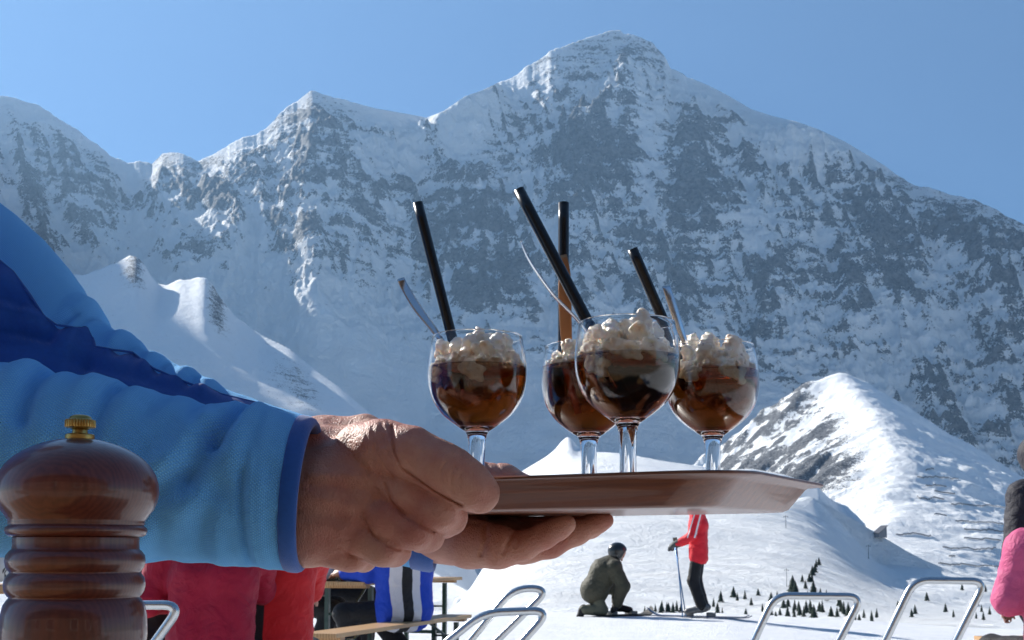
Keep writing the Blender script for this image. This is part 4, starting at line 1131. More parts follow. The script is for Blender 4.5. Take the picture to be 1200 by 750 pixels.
def sit_pose(lean=.08):
    return dict(pel=(0,0,.57), ch=(lean*.7,0,.90), nk=(lean,0,1.09), hd=(lean+.07,0,1.24), shL=(lean,.19,1.03), shR=(lean,-.19,1.03), elL=(.14,.25,.80), elR=(.14,-.25,.80), wrL=(.34,.12,.80), wrR=(.34,-.12,.80),
      hiL=(.02,.09,.54), hiR=(.02,-.09,.54), knL=(.45,.12,.53), knR=(.45,-.12,.53), anL=(.42,.12,.10), anR=(.42,-.12,.10))
def hand_sdf(f, w_, dirv, up, side):
    """palm, four unequal fingers curled, thumb"""
    d = A(dirv, float); d /= np.linalg.norm(d); u = A(up, float); u = u-d*(u@d); u /= np.linalg.norm(u); s_ = np.cross(d, u)*side
    c = w_
    f.chain([c, c+d*.05, c+d*.085], [.026, .032, .030], .012)
    for k, (L, o) in enumerate(((.070, -.030), (.080, -.010), (.074, .010), (.058, .030))):
        p0 = c+d*.085+s_*o; p1 = p0+d*L*.5-u*.010; p2 = p1+d*L*.3-u*.030
        f.chain([p0-d*.02, p1, p2], [.0105, .0095, .0085], .004)
    f.chain([c+d*.03-s_*.025, c+d*.065-s_*.050-u*.008, c+d*.095-s_*.052-u*.018], [.013, .012, .010], .006)
def person(loc, face, J, label, h=.009, hat='helmet', jacket=None, trousers=None, hair=None, helmet=None, gloves=None, jr=1.0, jlen=.0, panel=None, panel2=None, hood=False, boots=True, headyaw=0, headpitch=0, toe=.17, kind='person', extra=None, cat='person', collar=True, group=None, toes=None):
    """J: joints in the person's own frame (facing +x); loc/face place them in the scene"""
    R = rotz(face); loc = A(loc, float)
    W_ = {k: loc+R@A(v, float) for k, v in J.items()}
    t = empty('person', tuple(loc), face, label, cat, group)
    def fld(keys, m, hh=h):
        P_ = A([W_[k] for k in keys]); return Field(P_.min(0)-m, P_.max(0)+m, hh)
    fx = R@A([1, 0, 0]); up = A([0, 0, 1.])
    f = fld(list(W_), .24, h*1.15)
    f.chain([W_['pel'], W_['ch'], W_['nk']], [.085, .092, .05], 0); f.chain([W_['nk'], W_['hd']-up*.03], [.052, .050], .02)
    head_sdf(f, W_['hd'], face+headyaw, headpitch)
    for s_, sg in (('L', 1), ('R', -1)):
        f.chain([W_['ch']+up*.08, W_['sh'+s_]], [.07, .05], .03); f.chain([W_['sh'+s_], W_['el'+s_], W_['wr'+s_]], [.046, .036, .026], .02)
        dv = W_['wr'+s_]-W_['el'+s_]; hand_sdf(f, W_['wr'+s_], dv, up if abs(dv[2]) < .8*np.linalg.norm(dv) else fx, sg)
        f.chain([W_['pel'], W_['hi'+s_], W_['kn'+s_], W_['an'+s_]], [.09, .078, .05, .036], .03)
        tv = (R@A((toes or {}).get(s_, (toe, 0, -.05)))); f.chain([W_['an'+s_], W_['an'+s_]+tv], [.034, .028], .01)
    f.D = np.maximum(f.D, -(f.Z-(loc[2]-.01))*1.0)
    link('body', f.mesh('body', 1), M_skin2, t)
    # jacket
    f = fld(['pel', 'ch', 'nk', 'shL', 'shR', 'elL', 'elR', 'wrL', 'wrR'], .20)
    q = jr; low = W_['pel']+(W_['pel']-W_['ch'])/np.linalg.norm(W_['pel']-W_['ch'])*jlen
    side = R@A([0, 1, 0])
    for o in (-.055, .055): f.chain([low+side*o*1.1, W_['pel']+side*o, W_['ch']+side*o, W_['nk']+side*o*.5-up*.05], [.125*q, .118*q, .125*q, .085*q], .03)
    for s_ in 'LR':
        f.chain([W_['ch']*.4+W_['nk']*.6, W_['sh'+s_]], [.095*q, .075*q], .04)
        wr = W_['wr'+s_]; el = W_['el'+s_]
        f.chain([W_['sh'+s_], el, wr+(wr-el)*.02], [.075*q, .062*q, .044*q], .025)
    if collar: f.chain([W_['nk']-up*.03, W_['nk']+up*.03], [.075, .068], .01)
    if hood: f.chain([W_['nk']-fx*.08-side*.07, W_['nk']-fx*.11, W_['nk']-fx*.08+side*.07], [.05, .065, .05], .02)
    f.rough(.010, .10, 500+int(abs(loc[0])*10), 3); f.rough(.004, .030, 507, 2)
    f.D = np.maximum(f.D, ((low-f_up(low, W_))[2]-f.Z) if False else f.D)
    jm = f.mesh('jacket', 1)
    Vl = (f.V-loc)@R                      # back in the person's frame
    for nm, fn in (('panel', panel), ('panel2', panel2)):
        if fn is not None:
            at = jm.attributes.new(nm, 'FLOAT', 'POINT'); at.data.foreach_set('value', np.clip(.5+fn(Vl)*8, 0, 1).astype(np.float32))
    link('jacket', jm, jacket, t)
    f = fld(['pel', 'hiL', 'hiR', 'knL', 'knR', 'anL', 'anR'], .17)
    f.chain([W_['hiL'], W_['hiR']], [.088, .088], 0)
    for s_ in 'LR': f.chain([W_['pel'], W_['hi'+s_], W_['kn'+s_], W_['an'+s_]+(W_['kn'+s_]-W_['an'+s_])*.05], [.09, .088, .082, .073], .02)
    f.rough(.006, .06, 520, 3)
    f.D = np.maximum(f.D, loc[2]+.02-f.Z)
    link('trousers', f.mesh('trousers', 1), trousers, t)
    for s_ in 'LR':
        an = W_['an'+s_]; tv = (R@A((toes or {}).get(s_, (toe, 0, -.05))))
        f = Field(an-.24, an+.24, h); f.chain([an+(W_['kn'+s_]-an)*.22, an, an+tv*.1], [.058, .056, .058], 0); f.chain([an+tv*-.2-up*.02*0, an+tv], [.052, .046], .02)
        f.D = np.maximum(f.D, loc[2]-.01-f.Z)
        link('boot', f.mesh('boot', 1), boots if not isinstance(boots, bool) else M_black, t)
    if gloves is not None:
        for s_, sg in (('L', 1), ('R', -1)):
            w_ = W_['wr'+s_]; dv = w_-W_['el'+s_]; dn = dv/np.linalg.norm(dv); f = Field(w_-.2, w_+.2, h*.8)
            hand_sdf(f, w_, dv, up if abs(dv[2]) < .8*np.linalg.norm(dv) else fx, sg); f.D -= .008; f.chain([w_-dn*.03, w_+dn*.02], [.047, .045], .01)
            link('glove', f.mesh('glove', 1), gloves, t)
    hd = W_['hd']; cyw = face+headyaw; Rh = rotz(cyw)
    if hair is not None:
        f = Field(hd-.2, hd+.2, h*.8); f.ell(hd+Rh@A([-.020, 0, .035]), (.110, .090, .100), Rh, 0)
        f.ell(hd+Rh@A([-.045, 0, -.03]), (.075, .084, .09), Rh, .02); f.ell(hd+Rh@A([.10, 0, -.02]), (.085, .085, .085), Rh, .01, cut=True)
        f.rough(.006, .03, 540, 3); link('hair', f.mesh('hair', 1), hair, t)
    if helmet is not None:
        f = Field(hd-.22, hd+.22, h*.8); f.ell(hd+Rh@A([-.012, 0, .035]), (.135, .115, .120), Rh, 0); f.ell(hd+Rh@A([-.03, 0, -.03]), (.10, .112, .08), Rh, .02)
        f.ell(hd+Rh@A([.13, 0, -.045]), (.095, .10, .085), Rh, .01, cut=True); link(hat, f.mesh(hat, 1), helmet, t)
    return t, W_
def f_up(low, W_): return low
def mk(J, **kw):
    J = dict(J); J.update(kw); return J
GZ = lambda x, y: float(near_z(np.array([float(x)]), np.array([float(y)]))[0])
# --- standing skier in the red jacket, in profile to the left
sx, sd = px2m(818-600, 16.6), 16.6
gz = GZ(sx, sd)
J = mk(stand_pose(), ch=(.0,0,1.27), nk=(.02,0,1.47), hd=(.06,0,1.63), elL=(.06,.25,1.12), elR=(.05,-.25,1.12), wrL=(.27,.20,1.02), wrR=(.27,-.16,1.02),
  hiL=(0,.08,.9), hiR=(0,-.08,.9), knL=(.07,.09,.5), knR=(.05,-.09,.5), anL=(-.05,.09,.13), anR=(-.06,-.09,.13))
red = cloth('red_ski_jacket', (.72, .020, .035, 1), col2=(.75, .72, .74, 1))
def stripes(V):        # pale slashes down sleeve and shoulder
    a = np.abs(V[:, 0]+.02+.25*(V[:, 2]-1.25))-.010; b = np.abs(V[:, 0]-.055+.30*(V[:, 2]-1.3))-.008
    k = np.minimum(a, b); zz = np.abs(V[:, 2]-1.26)-.17
    return -np.maximum(np.maximum(k, zz), .13-np.abs(V[:, 1]))
person((sx, sd, gz), math.radians(165), J, 'standing skier in a red jacket and black trousers holding ski poles', jacket=red, trousers=M_black, hair=simple('dark_hair', (.02, .014, .01, 1), rough=.7), gloves=cloth('grey_gloves', (.08, .09, .09, 1)), jlen=.10, panel=stripes, boots=M_boot, jr=1.02, toe=.2)
M_pole = simple('blue_metal', (.10, .22, .42, 1), rough=.3, metal=.6)
for k, (yo, dx) in enumerate(((-.12, -.05), (.10, .03))):
    hx = sx-.33+.0*k; top = A([hx, sd+yo, gz+1.10]); bot = A([sx-.20+dx, sd+yo*1.1, gz+.01])
    v1 = tube_np([top, top+(bot-top)*.12], .016, 10); v2 = tube_np([top+(bot-top)*.12, bot], .009, 8)
    bc = bot+(top-bot)*.06; v3 = lathe([(.003, -.004), (.045, -.003), (.047, .0), (.003, .008)], 14, tuple(bc))
    t = empty('ski_pole', tuple(bot), 0, ('ski pole nearer to us, held by the skier in red', 'ski pole farther from us, held by the skier in red')[k], 'ski pole', 'ski poles of the skier in red')
    link('grip', mesh_pf('grip', [v1]), M_black, t); link('shaft', mesh_pf('shaft', [v2]), M_pole, t); link('basket', mesh_pf('basket', [v3]), M_black, t)
def ski(x, y, z, L, ang, label, m, wd=.07, grp=None, cat='ski', name='ski'):
    n = 30; R = rotz(ang); V, Fc = [], []
    for i in range(n):
        t = i/(n-1); xx = (t-.5)*L; tip = max(0, (t-.86)/.14); tl = max(0, (.06-t)/.06); zz = .008+.10*tip**2+.03*tl**2
        w_ = wd*(.5+.10*abs(2*t-1)**2)*(1-tip**3*.9)*(1-tl**3*.6)
        for sy, h_ in ((-1, 0), (1, 0), (1, .012), (-1, .012)): V.append(R@A([xx, sy*w_, zz+h_])+A([x, y, z]))
    for i in range(n-1):
        for k in range(4): a, b_ = i*4+k, i*4+(k+1) % 4; Fc.append((a, b_, b_+4, a+4))
    Fc += [(3, 2, 1, 0), tuple(range((n-1)*4, n*4))]
    t = empty(name, (x, y, z), 0, label, cat, grp)
    link('board', mesh_pf('board', [(V, Fc)]), m, t, smooth=False)
    for dx in (-.19, .13): link('binding', mesh_pf('binding', [box((x+R[0, 0]*dx, y+R[1, 0]*dx, z+.045), (.09, wd*.8, .05), R, bev=.008)]), M_boot, t, smooth=False)
M_ski = simple('ski_blue_black', (.02, .05, .14, 1), rough=.3, var=.6, vscale=4, coat=.5)
for k, yo in enumerate((-.09, .09)):
    ski(sx-.02, sd+yo, gz+.0, 1.5, math.radians(150), ('dark ski nearer to us under the skier in red', 'dark ski farther from us under the skier in red')[k], M_ski, grp='skis of the skier in red')
# --- snowboarder kneeling beside, bent over a board
kx = px2m(704-600, 16.8); kd = 16.8; kz = GZ(kx, kd)
def K(px, py, y=0): return (px2m(px-704, kd), y, px2m(722-py, kd))
J = dict(pel=K(696, 692), ch=K(708, 670), nk=K(717, 660), hd=K(724, 649), shL=K(717, 665, .18), shR=K(718, 666, -.18), elL=K(727, 685, .22), elR=K(728, 687, -.22), wrL=K(722, 705, .12), wrR=K(722, 706, -.14),
  hiL=K(694, 692, .10), hiR=K(695, 693, -.10), knL=K(723, 690, .16), knR=K(704, 714, -.12), anL=K(724, 712, .14), anR=K(682, 714, -.12))
olive = cloth('olive_jacket', (.060, .056, .036, 1)); olive2 = cloth('olive_trousers', (.11, .11, .075, 1))
person((kx, kd, kz), 0, J, 'snowboarder kneeling in olive clothes and a black helmet, bent over a board', jacket=olive, trousers=olive2, helmet=simple('black_helmet', (.012, .014, .014, 1), rough=.3, coat=.5), gloves=M_black, hood=True, headpitch=-.9, jr=1.5, jlen=.0, boots=M_black, toes={'R': (-.06, 0, -.12), 'L': (.17, 0, -.04)})
ski(kx+px2m(26, kd), kd+.1, kz+.0, .95, math.radians(25), 'black snowboard lying in the snow under the kneeling snowboarder', M_black, wd=.26, cat='snowboard', name='snowboard')

# ================================================================ benches and tables
M_plank = wood_mat('bench_wood', (.34, .18, .07, 1), (.56, .34, .15, 1), coat=.15, rough=.5, ring=4, axis=(.5, 4, 1))
M_green = simple('dark_green_steel', (.010, .042, .030, 1), rough=.4, coat=.3)
def trestle(name, c0, c1, wd, hz, label, cat, group, z0=None):
    """beer-garden table or bench from end c0 to end c1 (x,y)"""
    c0 = A(c0, float); c1 = A(c1, float); dv = c1-c0; L = np.linalg.norm(dv); an = math.atan2(dv[1], dv[0]); R = rotz(an)
    z0 = GZ(*((c0+c1)/2)) if z0 is None else z0; mid = (c0+c1)/2
    t = empty(name, (mid[0], mid[1], z0), an, label, cat, group)
    W2 = lambda x, y, z: A([mid[0], mid[1], z0])+R@A([x, y, z])
    n = 2 if wd > .4 else 1; pw = wd/n
    link('top', mesh_pf('top', [box(W2(0, (i-(n-1)/2)*pw, hz-.014), (L, pw-.004, .028), R, bev=.003) for i in range(n)]), M_plank, t, smooth=False)
    for s_ in (-1, 1): link('edge_batten', mesh_pf('edge_batten', [box(W2(s_*(L/2-.12), 0, hz-.040), (.07, wd*.9, .022), R)]), M_plank, t, smooth=False)
    for s_ in (-1, 1):
        xx = s_*(L/2-.28); pp = []
        for sy in (-1, 1): pp.append(box(W2(xx, sy*wd*.36, (hz-.05)/2), (.035, .035, hz-.05), R))
        pp.append(box(W2(xx, 0, hz*.28), (.03, wd*.72-.037, .03), R)); pp.append(box(W2(xx, 0, .017), (.034, wd*.95, .034), R)) if wd > .4 else None
        a = W2(xx, 0, hz*.62); b_ = W2(xx-s_*.34, 0, hz-.045)
        pp.append(tube_np([a, b_], .010, 6))
        pp.append(tube_np([W2(xx, -wd*.34, hz*.62), W2(xx, wd*.34, hz*.62)], .010, 6))
        link('leg_frame', mesh_pf('leg_frame', [q for q in pp if q is not None]), M_green, t, smooth=False)
    return t
hd17 = math.radians(17.5); dirb = A([math.sin(hd17), math.cos(hd17)])
b1 = A([px2m(536-600, 10.2), 10.2]); trestle('bench', b1-dirb*2.6, b1, .27, .42, 'long wooden bench under the person in blue and white, running away from us', 'bench', 'wooden benches')
tn = A([px2m(392-600, 9.25), 9.25]); trestle('table', tn+dirb*.0, tn+dirb*2.2, .52, .69, 'wooden terrace table carrying the white helmet and the glass of beer', 'table', 'wooden tables')
b2 = A([px2m(408-600, 12.6), 12.6]); trestle('bench', b2+A([-2.0, -.1]), b2, .27, .46, 'short visible end of a wooden bench far behind the terrace table', 'bench', 'wooden benches')
trestle('bench', (-2.6, 4.62), (-.72, 4.95), .27, .47, 'wooden bench under the crimson and the red and black jackets', 'bench', 'wooden benches')
trestle('bench', (px2m(1147-600, 8.4), 8.4), (px2m(1147-600, 8.4)+2.0, 8.6), .27, .50, 'wooden bench whose end shows behind the person in pink at the right edge', 'bench', 'wooden benches')
trestle('bench', (1.95, 5.45), (4.1, 5.7), .27, .46, 'wooden bench under the person in pink', 'bench', 'wooden benches')
tl = A([px2m(20-600, 6.4), 6.4]); trestle('table', tl+A([-1.9, .15]), tl, .60, .80, 'wooden table behind the pepper mill, carrying a black and white helmet', 'table', 'wooden tables')

# ================================================================ seated people
sit = sit_pose
crimson = cloth('crimson_jacket', (.36, .008, .035, 1))
redblack = cloth('red_black_jacket', (.62, .018, .022, 1), col2=(.012, .012, .013, 1))
brown = simple('brown_hair_far', (.05, .03, .018, 1), rough=.7)
# crimson: back to us
cx_, cd_ = px2m(243-600, 4.45), 4.45
person((cx_-.02, cd_+.15, GZ(cx_, cd_)), math.radians(85), mk(sit(.06), elL=(.03,.25,.80), elR=(.26,-.12,.84)), 'person in a plain crimson jacket sitting with their back to us', h=.008, jacket=crimson, trousers=M_black, hair=brown, jr=.92, jlen=.14)
def pan(V): return -(np.abs(V[:, 1]-np.interp(V[:, 2], (.55, .65, .82, .95, 1.1), (.05, .065, .055, .005, -.03)))-np.interp(V[:, 2], (.6, .7, .82, .95), (.05, .05, .045, .025)))
person((px2m(318-600, 4.95), 4.95, GZ(-1, 4.9)), math.radians(95), mk(sit(.05), elR=(.22,-.14,.84), elL=(.22,.14,.84)), 'person in a red jacket with a curved black back panel', h=.008, jacket=redblack, trousers=M_black, hair=brown, jr=1.0, jlen=.12, panel=pan)
person((px2m(172-600, 5.3), 5.3, GZ(-1.6, 5.3)), math.radians(60), mk(sit(.10)), 'person in black mostly hidden between the pepper mill and the crimson jacket', h=.010, jacket=M_black, trousers=M_black, hair=brown, jr=1.15, jlen=.05)
# blue and white striped jacket: sits on the long bench facing left
blue = cloth('striped_blue_jacket', (.012, .060, .50, 1), col2=(.70, .70, .74, 1))
def pb1(V): return -(np.abs(V[:, 1]+0*V[:, 0]-(-.02)+.35*(V[:, 0]))-.105)
def stripe_w(V): return -(np.abs(V[:, 1]-.075-.05*(V[:, 2]-.8))-.115)
def stripe_k(V): return -(np.abs(V[:, 1]-.070-.05*(V[:, 2]-.8))-.042)
bd = 9.25; bx_ = px2m(474-600, bd)
Jb = mk(sit(.03), pel=(0,0,.57), ch=(.0,0,.90), nk=(.04,0,1.09), hd=(.10,0,1.24), shL=(.03,.19,1.03), shR=(.03,-.19,1.03), elL=(.14,.24,.84), wrL=(.30,.34,.83), elR=(.30,-.06,.84), wrR=(.46,.16,.83), knL=(.22,.40,.52), knR=(.36,.06,.50), anL=(.17,.29,.10), anR=(.05,-.16,.10))
person((bx_, bd, GZ(bx_, bd)-.05), math.radians(125), Jb, 'person in a blue jacket with white and black stripes, leaning on the terrace table', h=.009, jacket=blue, trousers=M_black, hair=brown, jr=1.4, jlen=.02, panel=stripe_w, panel2=stripe_k)
# black clothes, across the table
od = 9.9; ox = px2m(352-600, od)
person((ox, od, GZ(ox, od)-.05), math.radians(5), mk(sit(.10), knL=(.30,.12,.52), knR=(.28,-.12,.50), anL=(.14,.12,.10), anR=(.10,-.12,.10)), 'person in black across the table, behind the white helmet', h=.010, jacket=cloth('black_maroon_jacket', (.03, .008, .014, 1)), trousers=M_black, hair=brown, jr=1.1)
person((px2m(372-600, 10.6), 10.7, GZ(-1.7, 10.7)), math.radians(10), mk(sit(.10)), 'person in dark maroon farther down the table behind the glass of beer', h=.010, jacket=cloth('maroon_jacket', (.10, .012, .035, 1)), trousers=M_black, hair=brown, jr=1.1)
# right edge: pink jacket in front of a dark one
pink = cloth('pink_jacket', (.52, .085, .20, 1))
px_ = px2m(1252-600, 5.5)
person((px_, 5.5, GZ(px_, 5.5)), math.radians(100), mk(sit(.05), elL=(.10,.25,.80), wrL=(.30,.05,.80), pel=(0,0,.60)), 'person in a puffy pink jacket cut off by the right edge', h=.008, jacket=pink, trousers=M_black, hair=brown, jr=1.25, jlen=.15, group=None)
dx_ = px2m(1232-600, 6.6)
person((dx_, 6.6, GZ(dx_, 6.6)), math.radians(110), mk(stand_pose(), hd=(.02,.05,1.54), nk=(.0,.03,1.40), ch=(0,0,1.22), pel=(0,0,.86), shL=(0,.19,1.34), shR=(0,-.19,1.34), elL=(0,.25,1.02), elR=(0,-.25,1.02), wrL=(.1,.22,.8), wrR=(.1,-.22,.8), hiL=(0,.09,.82), hiR=(0,-.09,.82)), 'ginger haired person in a dark hooded jacket behind the pink one', h=.009,
  jacket=cloth('dark_navy_jacket', (.018, .018, .028, 1)), trousers=M_black, hair=simple('ginger_hair', (.42, .14, .04, 1), rough=.6, bumpd=.004, bscale=60), helmet=cloth('dark_hood', (.018, .018, .028, 1)), hat='hood', jr=1.2, jlen=.12, hood=True)

# ================================================================ things on the tables
def helmet_thing(c, r, label, white=True, rz=0):
    t = empty('ski_helmet', (c[0], c[1], c[2]-r*.62), rz, label, 'helmet')
    f = Field(A(c)-r*1.5, A(c)+r*1.5, .007)
    Rz = rotz(rz); f.ell(A(c), (r*1.25, r*1.02, r*.98), Rz); f.D = np.maximum(f.D, (c[2]-r*.62)-f.Z); f.ell(A(c)-A([0, 0, r*.5]), (r*1.05, r*.84, r*.9), Rz, .01, cut=True)
    m, nt, b = mat('helmet_shell'); v = coords(nt); n = noise(nt, 11, 2, .4, v, 1.5)
    nt.links.new(ramp(nt, n.outputs[0], [(.60, (.72, .73, .70, 1)), (.63, (.02, .02, .02, 1))]).outputs[0], b.inputs['Base Color']); b.inputs['Roughness'].default_value = .35
    link('shell', f.mesh('shell', 1), m, t)
    q = []
    for k in range(9): a = rz+math.radians(-70+140*k/8); q.append((c[0]+r*1.22*math.cos(a), c[1]+r*1.03*math.sin(a), c[2]-r*.40))
    link('strap', mesh_pf('strap', [tube_np(q, .014, 6)]), M_black, t)
    return t
hp = P(372, 669, 9.6); hz_ = GZ(hp[0], hp[1])+.69
helmet_thing((hp[0], hp[1], hz_+.10), .155, 'white ski helmet with black marks lying on the terrace table', rz=2.4)
hp = P(2, 668, 6.4); helmet_thing((hp[0], hp[1], GZ(hp[0], hp[1])+.80+.08), .13, 'black and white ski helmet at the left edge, on the table behind the mill', rz=.4)
def beer():
    p = P(401, 676, 9.45); z = GZ(p[0], p[1])+.691
    t = empty('beer_glass', (p[0], p[1], z), 0, 'tall glass of amber beer on the terrace table', 'glass')
    c = (p[0], p[1], z)
    link('glass', mesh_pf('glass', [lathe([(.001, 0), (.030, 0), (.032, .01), (.038, .15), (.036, .15), (.030, .012), (.001, .010)], 24, c)]), M_glass, t)
    m, nt, b = mat('beer'); b.inputs['Base Color'].default_value = (.75, .28, .03, 1); b.inputs['Transmission Weight'].default_value = .6; b.inputs['Roughness'].default_value = .1; b.inputs['IOR'].default_value = 1.33
    link('beer', mesh_pf('beer', [lathe([(.001, .0105), (.0298, .0125), (.0355, .12), (.001, .12)], 24, c)]), m, t)
    link('foam', mesh_pf('foam', [lathe([(.001, .1205), (.0356, .1205), (.0362, .138), (.030, .143), (.001, .144)], 24, c)]), simple('foam', (.85, .8, .7, 1)), t)
beer()

# ================================================================ tubular chair frames
M_tube, nt, b = mat('galvanised_tube')
b.inputs['Metallic'].default_value = 1; b.inputs['Base Color'].default_value = (.60, .62, .63, 1); b.inputs['Roughness'].default_value = .26
v = coords(nt); bump(nt, b, noise(nt, 120, 3, .6, v).outputs[0], .0003)
def loop(t, name, pts, r, rc):
    p = round_path(pts, rc, 9); v, fc = tube_np(p, r, 14); return link(name, mesh_pf(name, [(v, fc)]), M_tube, t)
def frame_chair(loops, d, r, label):
    """folding lounger frame: side loops as seen, carried down to the snow, tied by cross tubes"""
    pts_all = []
    base = P((loops[0][0][0]+loops[0][3][0])/2, 700, d); g = GZ(base[0], d)
    t = empty('deck_chair', (base[0], d, g), 0, label, 'deck chair', 'bare tubular deck chair frames')
    feet = []
    for L, dd in zip(loops, (d, d+.34)):
        a, b_, c, e = [P(q[0], q[1], dd) for q in L]
        def ground(p, q):          # extend q->p down to the snow
            k = (q[2]-g)/(q[2]-p[2]); return q+(p-q)*k
        f0, f1 = ground(a, b_), ground(e, c)
        loop(t, 'side_frame', [f0, b_, c, f1], r, .05)
        mid = b_+(f0-b_)*.62; mid2 = c+(f1-c)*.55; feet.append((mid, mid2, f0, f1))
        s1 = tube_np([mid2, A([f1[0]+.22, dd, g])], r*.9, 10); link('prop_leg', mesh_pf('prop_leg', [s1]), M_tube, t)
        bl = tube_np([mid+A([0, -r*1.7, 0]), mid+A([0, r*1.7, 0])], r*1.5, 10); link('hinge', mesh_pf('hinge', [bl]), M_tube, t)
    if len(feet) == 2:
        for k, nm in ((0, 'cross_tube'), (1, 'cross_tube')):
            link(nm, mesh_pf(nm, [tube_np([feet[0][k], feet[1][k]], r*.9, 10)]), M_tube, t)
    else:
        f = feet[0]
        for k in (0, 1):
            p = f[k]; q = p+A([0, .40, 0]); link('cross_tube', mesh_pf('cross_tube', [tube_np([p, q], r*.9, 10)]), M_tube, t)
        o2 = A([0, .40, 0]); link('rear_leg', mesh_pf('rear_leg', [tube_np([f[0]+o2, f[2]+o2], r*.9, 10)]), M_tube, t); link('rear_leg', mesh_pf('rear_leg', [tube_np([f[1]+o2, f[3]+o2], r*.9, 10)]), M_tube, t)
frame_chair([[(527, 750), (566, 718), (645, 715), (612, 752)], [(575, 722), (602, 689), (644, 690), (585, 748)]], 3.1, .0105, 'deck chair frame with two metal loops, before the end of the long bench')
frame_chair([[(884, 750), (908, 698), (1010, 699), (984, 750)]], 4.0, .0125, 'tubular metal deck chair frame below the pointed end of the tray')
frame_chair([[(1038, 750), (1071, 680), (1155, 681), (1121, 750)]], 4.0, .0125, 'tubular metal deck chair frame nearest the person in pink')
frame_chair([[(120, 752), (132, 709), (213, 709), (182, 752)]], 3.2, .0125, 'bare metal deck chair frame between the pepper mill and the crimson jacket')
# ================================================================ conifers, snow barriers, hut and lift on the slopes
M_fir = simple('fir_needles', (.020, .040, .026, 1), rough=.9, var=.4, vscale=1.5)
M_bark = simple('bark', (.06, .045, .035, 1), rough=.9)
def fir_mesh(seed, ht=7.0, wd=1.5):
    rg = random.Random(seed); V, Fc = [], []
    n = 46
    for i in range(n):
        t = (i+.5)/n; z = ht*(.10+.88*t); L = wd*(1-t)**.8*rg.uniform(.75, 1.15)+.12
        m = 7
        for k in range(m):
            a = rg.uniform(0, 6.28); l = L*rg.uniform(.7, 1.1); dz = -l*.30+rg.uniform(-.1, .1); w_ = l*.30
            c, s_ = math.cos(a), math.sin(a); o = len(V)
            V += [(0, 0, z+.12), (c*l*.6-s_*w_, s_*l*.6+c*w_, z+dz*.5), (c*l, s_*l, z+dz), (c*l*.6+s_*w_, s_*l*.6-c*w_, z+dz*.5), (c*l*.5, s_*l*.5, z+dz*.4+.16*l)]
            Fc += [(o, o+1, o+4), (o+1, o+2, o+4), (o+2, o+3, o+4), (o+3, o, o+4)]
    me = bpy.data.meshes.new('crown'); me.from_pydata(V, [], Fc); me.update()
    tr = mesh_pf('trunk', [tube_np([(0, 0, -.5), (0, 0, ht*.5), (0, 0, ht*.96)], [.16, .11, .02], 7)])
    return me, tr
firs = [fir_mesh(i, ht, wd) for i, (ht, wd) in enumerate(((7, 2.0), (7, 1.6), (6, 2.1), (8, 1.8)))]
protos = []
def tree(px, py, hpx, label, group, k):
    p = hill_hit(*flat(px, py))
    if p is None: return
    o = empty('fir_tree', tuple(p), random.uniform(0, 6.28), label, 'tree', group)
    ht = (7, 7, 6, 8)[k]; s = 1.35*hpx*p[1]/F/ht; o.scale = (s, s, s)
    for nm, me, m in (('crown', firs[k][0], M_fir), ('trunk', firs[k][1], M_bark)):
        c = bpy.data.objects.new(nm, me); COL.objects.link(c); c.parent = o
        if not me.materials: me.materials.append(m)
rg = random.Random(3)
T = []
def grp(pts, label, group):
    for x, y, h in pts: tree(x+rg.uniform(-.6, .6), y, h, label, group, rg.randrange(4))
grp([(x+rg.uniform(-2, 2), 721-rg.uniform(0, 3), rg.uniform(5, 11)) for x in list(range(757, 800, 4))+[840, 845]], 'small dark fir just above the snow edge beside the skier in red', 'firs beside the skier')
grp([(x+rg.uniform(-2, 2), y+rg.uniform(-2, 2), rg.uniform(6, 12)) for x, y in ((838,712),(846,707),(858,704),(866,705),(871,701),(886,701),(880,712),(874,722),(896,716),(902,720))], 'small dark fir on the round snowy knoll right of the skier in red', 'firs on the knoll')
grp([(929,694,15),(932,697,12),(940,684,7),(944,691,8),(948,683,8),(952,676,9),(955,672,8),(957,666,8),(960,664,7),(953,697,12),(947,704,8),(962,700,8),(951,683,9)], 'dark fir in the loose line climbing the sunlit slope', 'firs climbing the slope')
grp([(x+rg.uniform(-2.5, 2.5), y+rg.uniform(-3, 3), rg.uniform(7, 13)) for x, y in ((905,712),(912,708),(918,716),(924,710),(928,722),(936,715),(939,724),(946,718),(952,722),(960,716),(966,720),(975,724),(984,712),(990,724),(1000,726),(1010,722),(1020,728),(1028,726),(970,708),(915,720),(921,723),(930,714),(933,725),(943,723),(950,713),(955,726),(981,722),(987,718),(996,721),(1005,727),(908,724))], 'dark fir in the thicket behind the deck chair frames', 'firs in the thicket')
grp([(x, y, rg.uniform(5, 9)) for x, y in ((1052,712),(1068,724),(1073,720),(1086,705),(1108,718),(1118,724),(1128,692),(1136,722),(1144,726),(1150,718),(1152,728),(1160,722),(1146,711),(1140,706),(1163,700),(1155,694),(1170,690),(1135,730),(1054,725))], 'scattered small fir on the shaded slope at the right', 'firs scattered at the right')
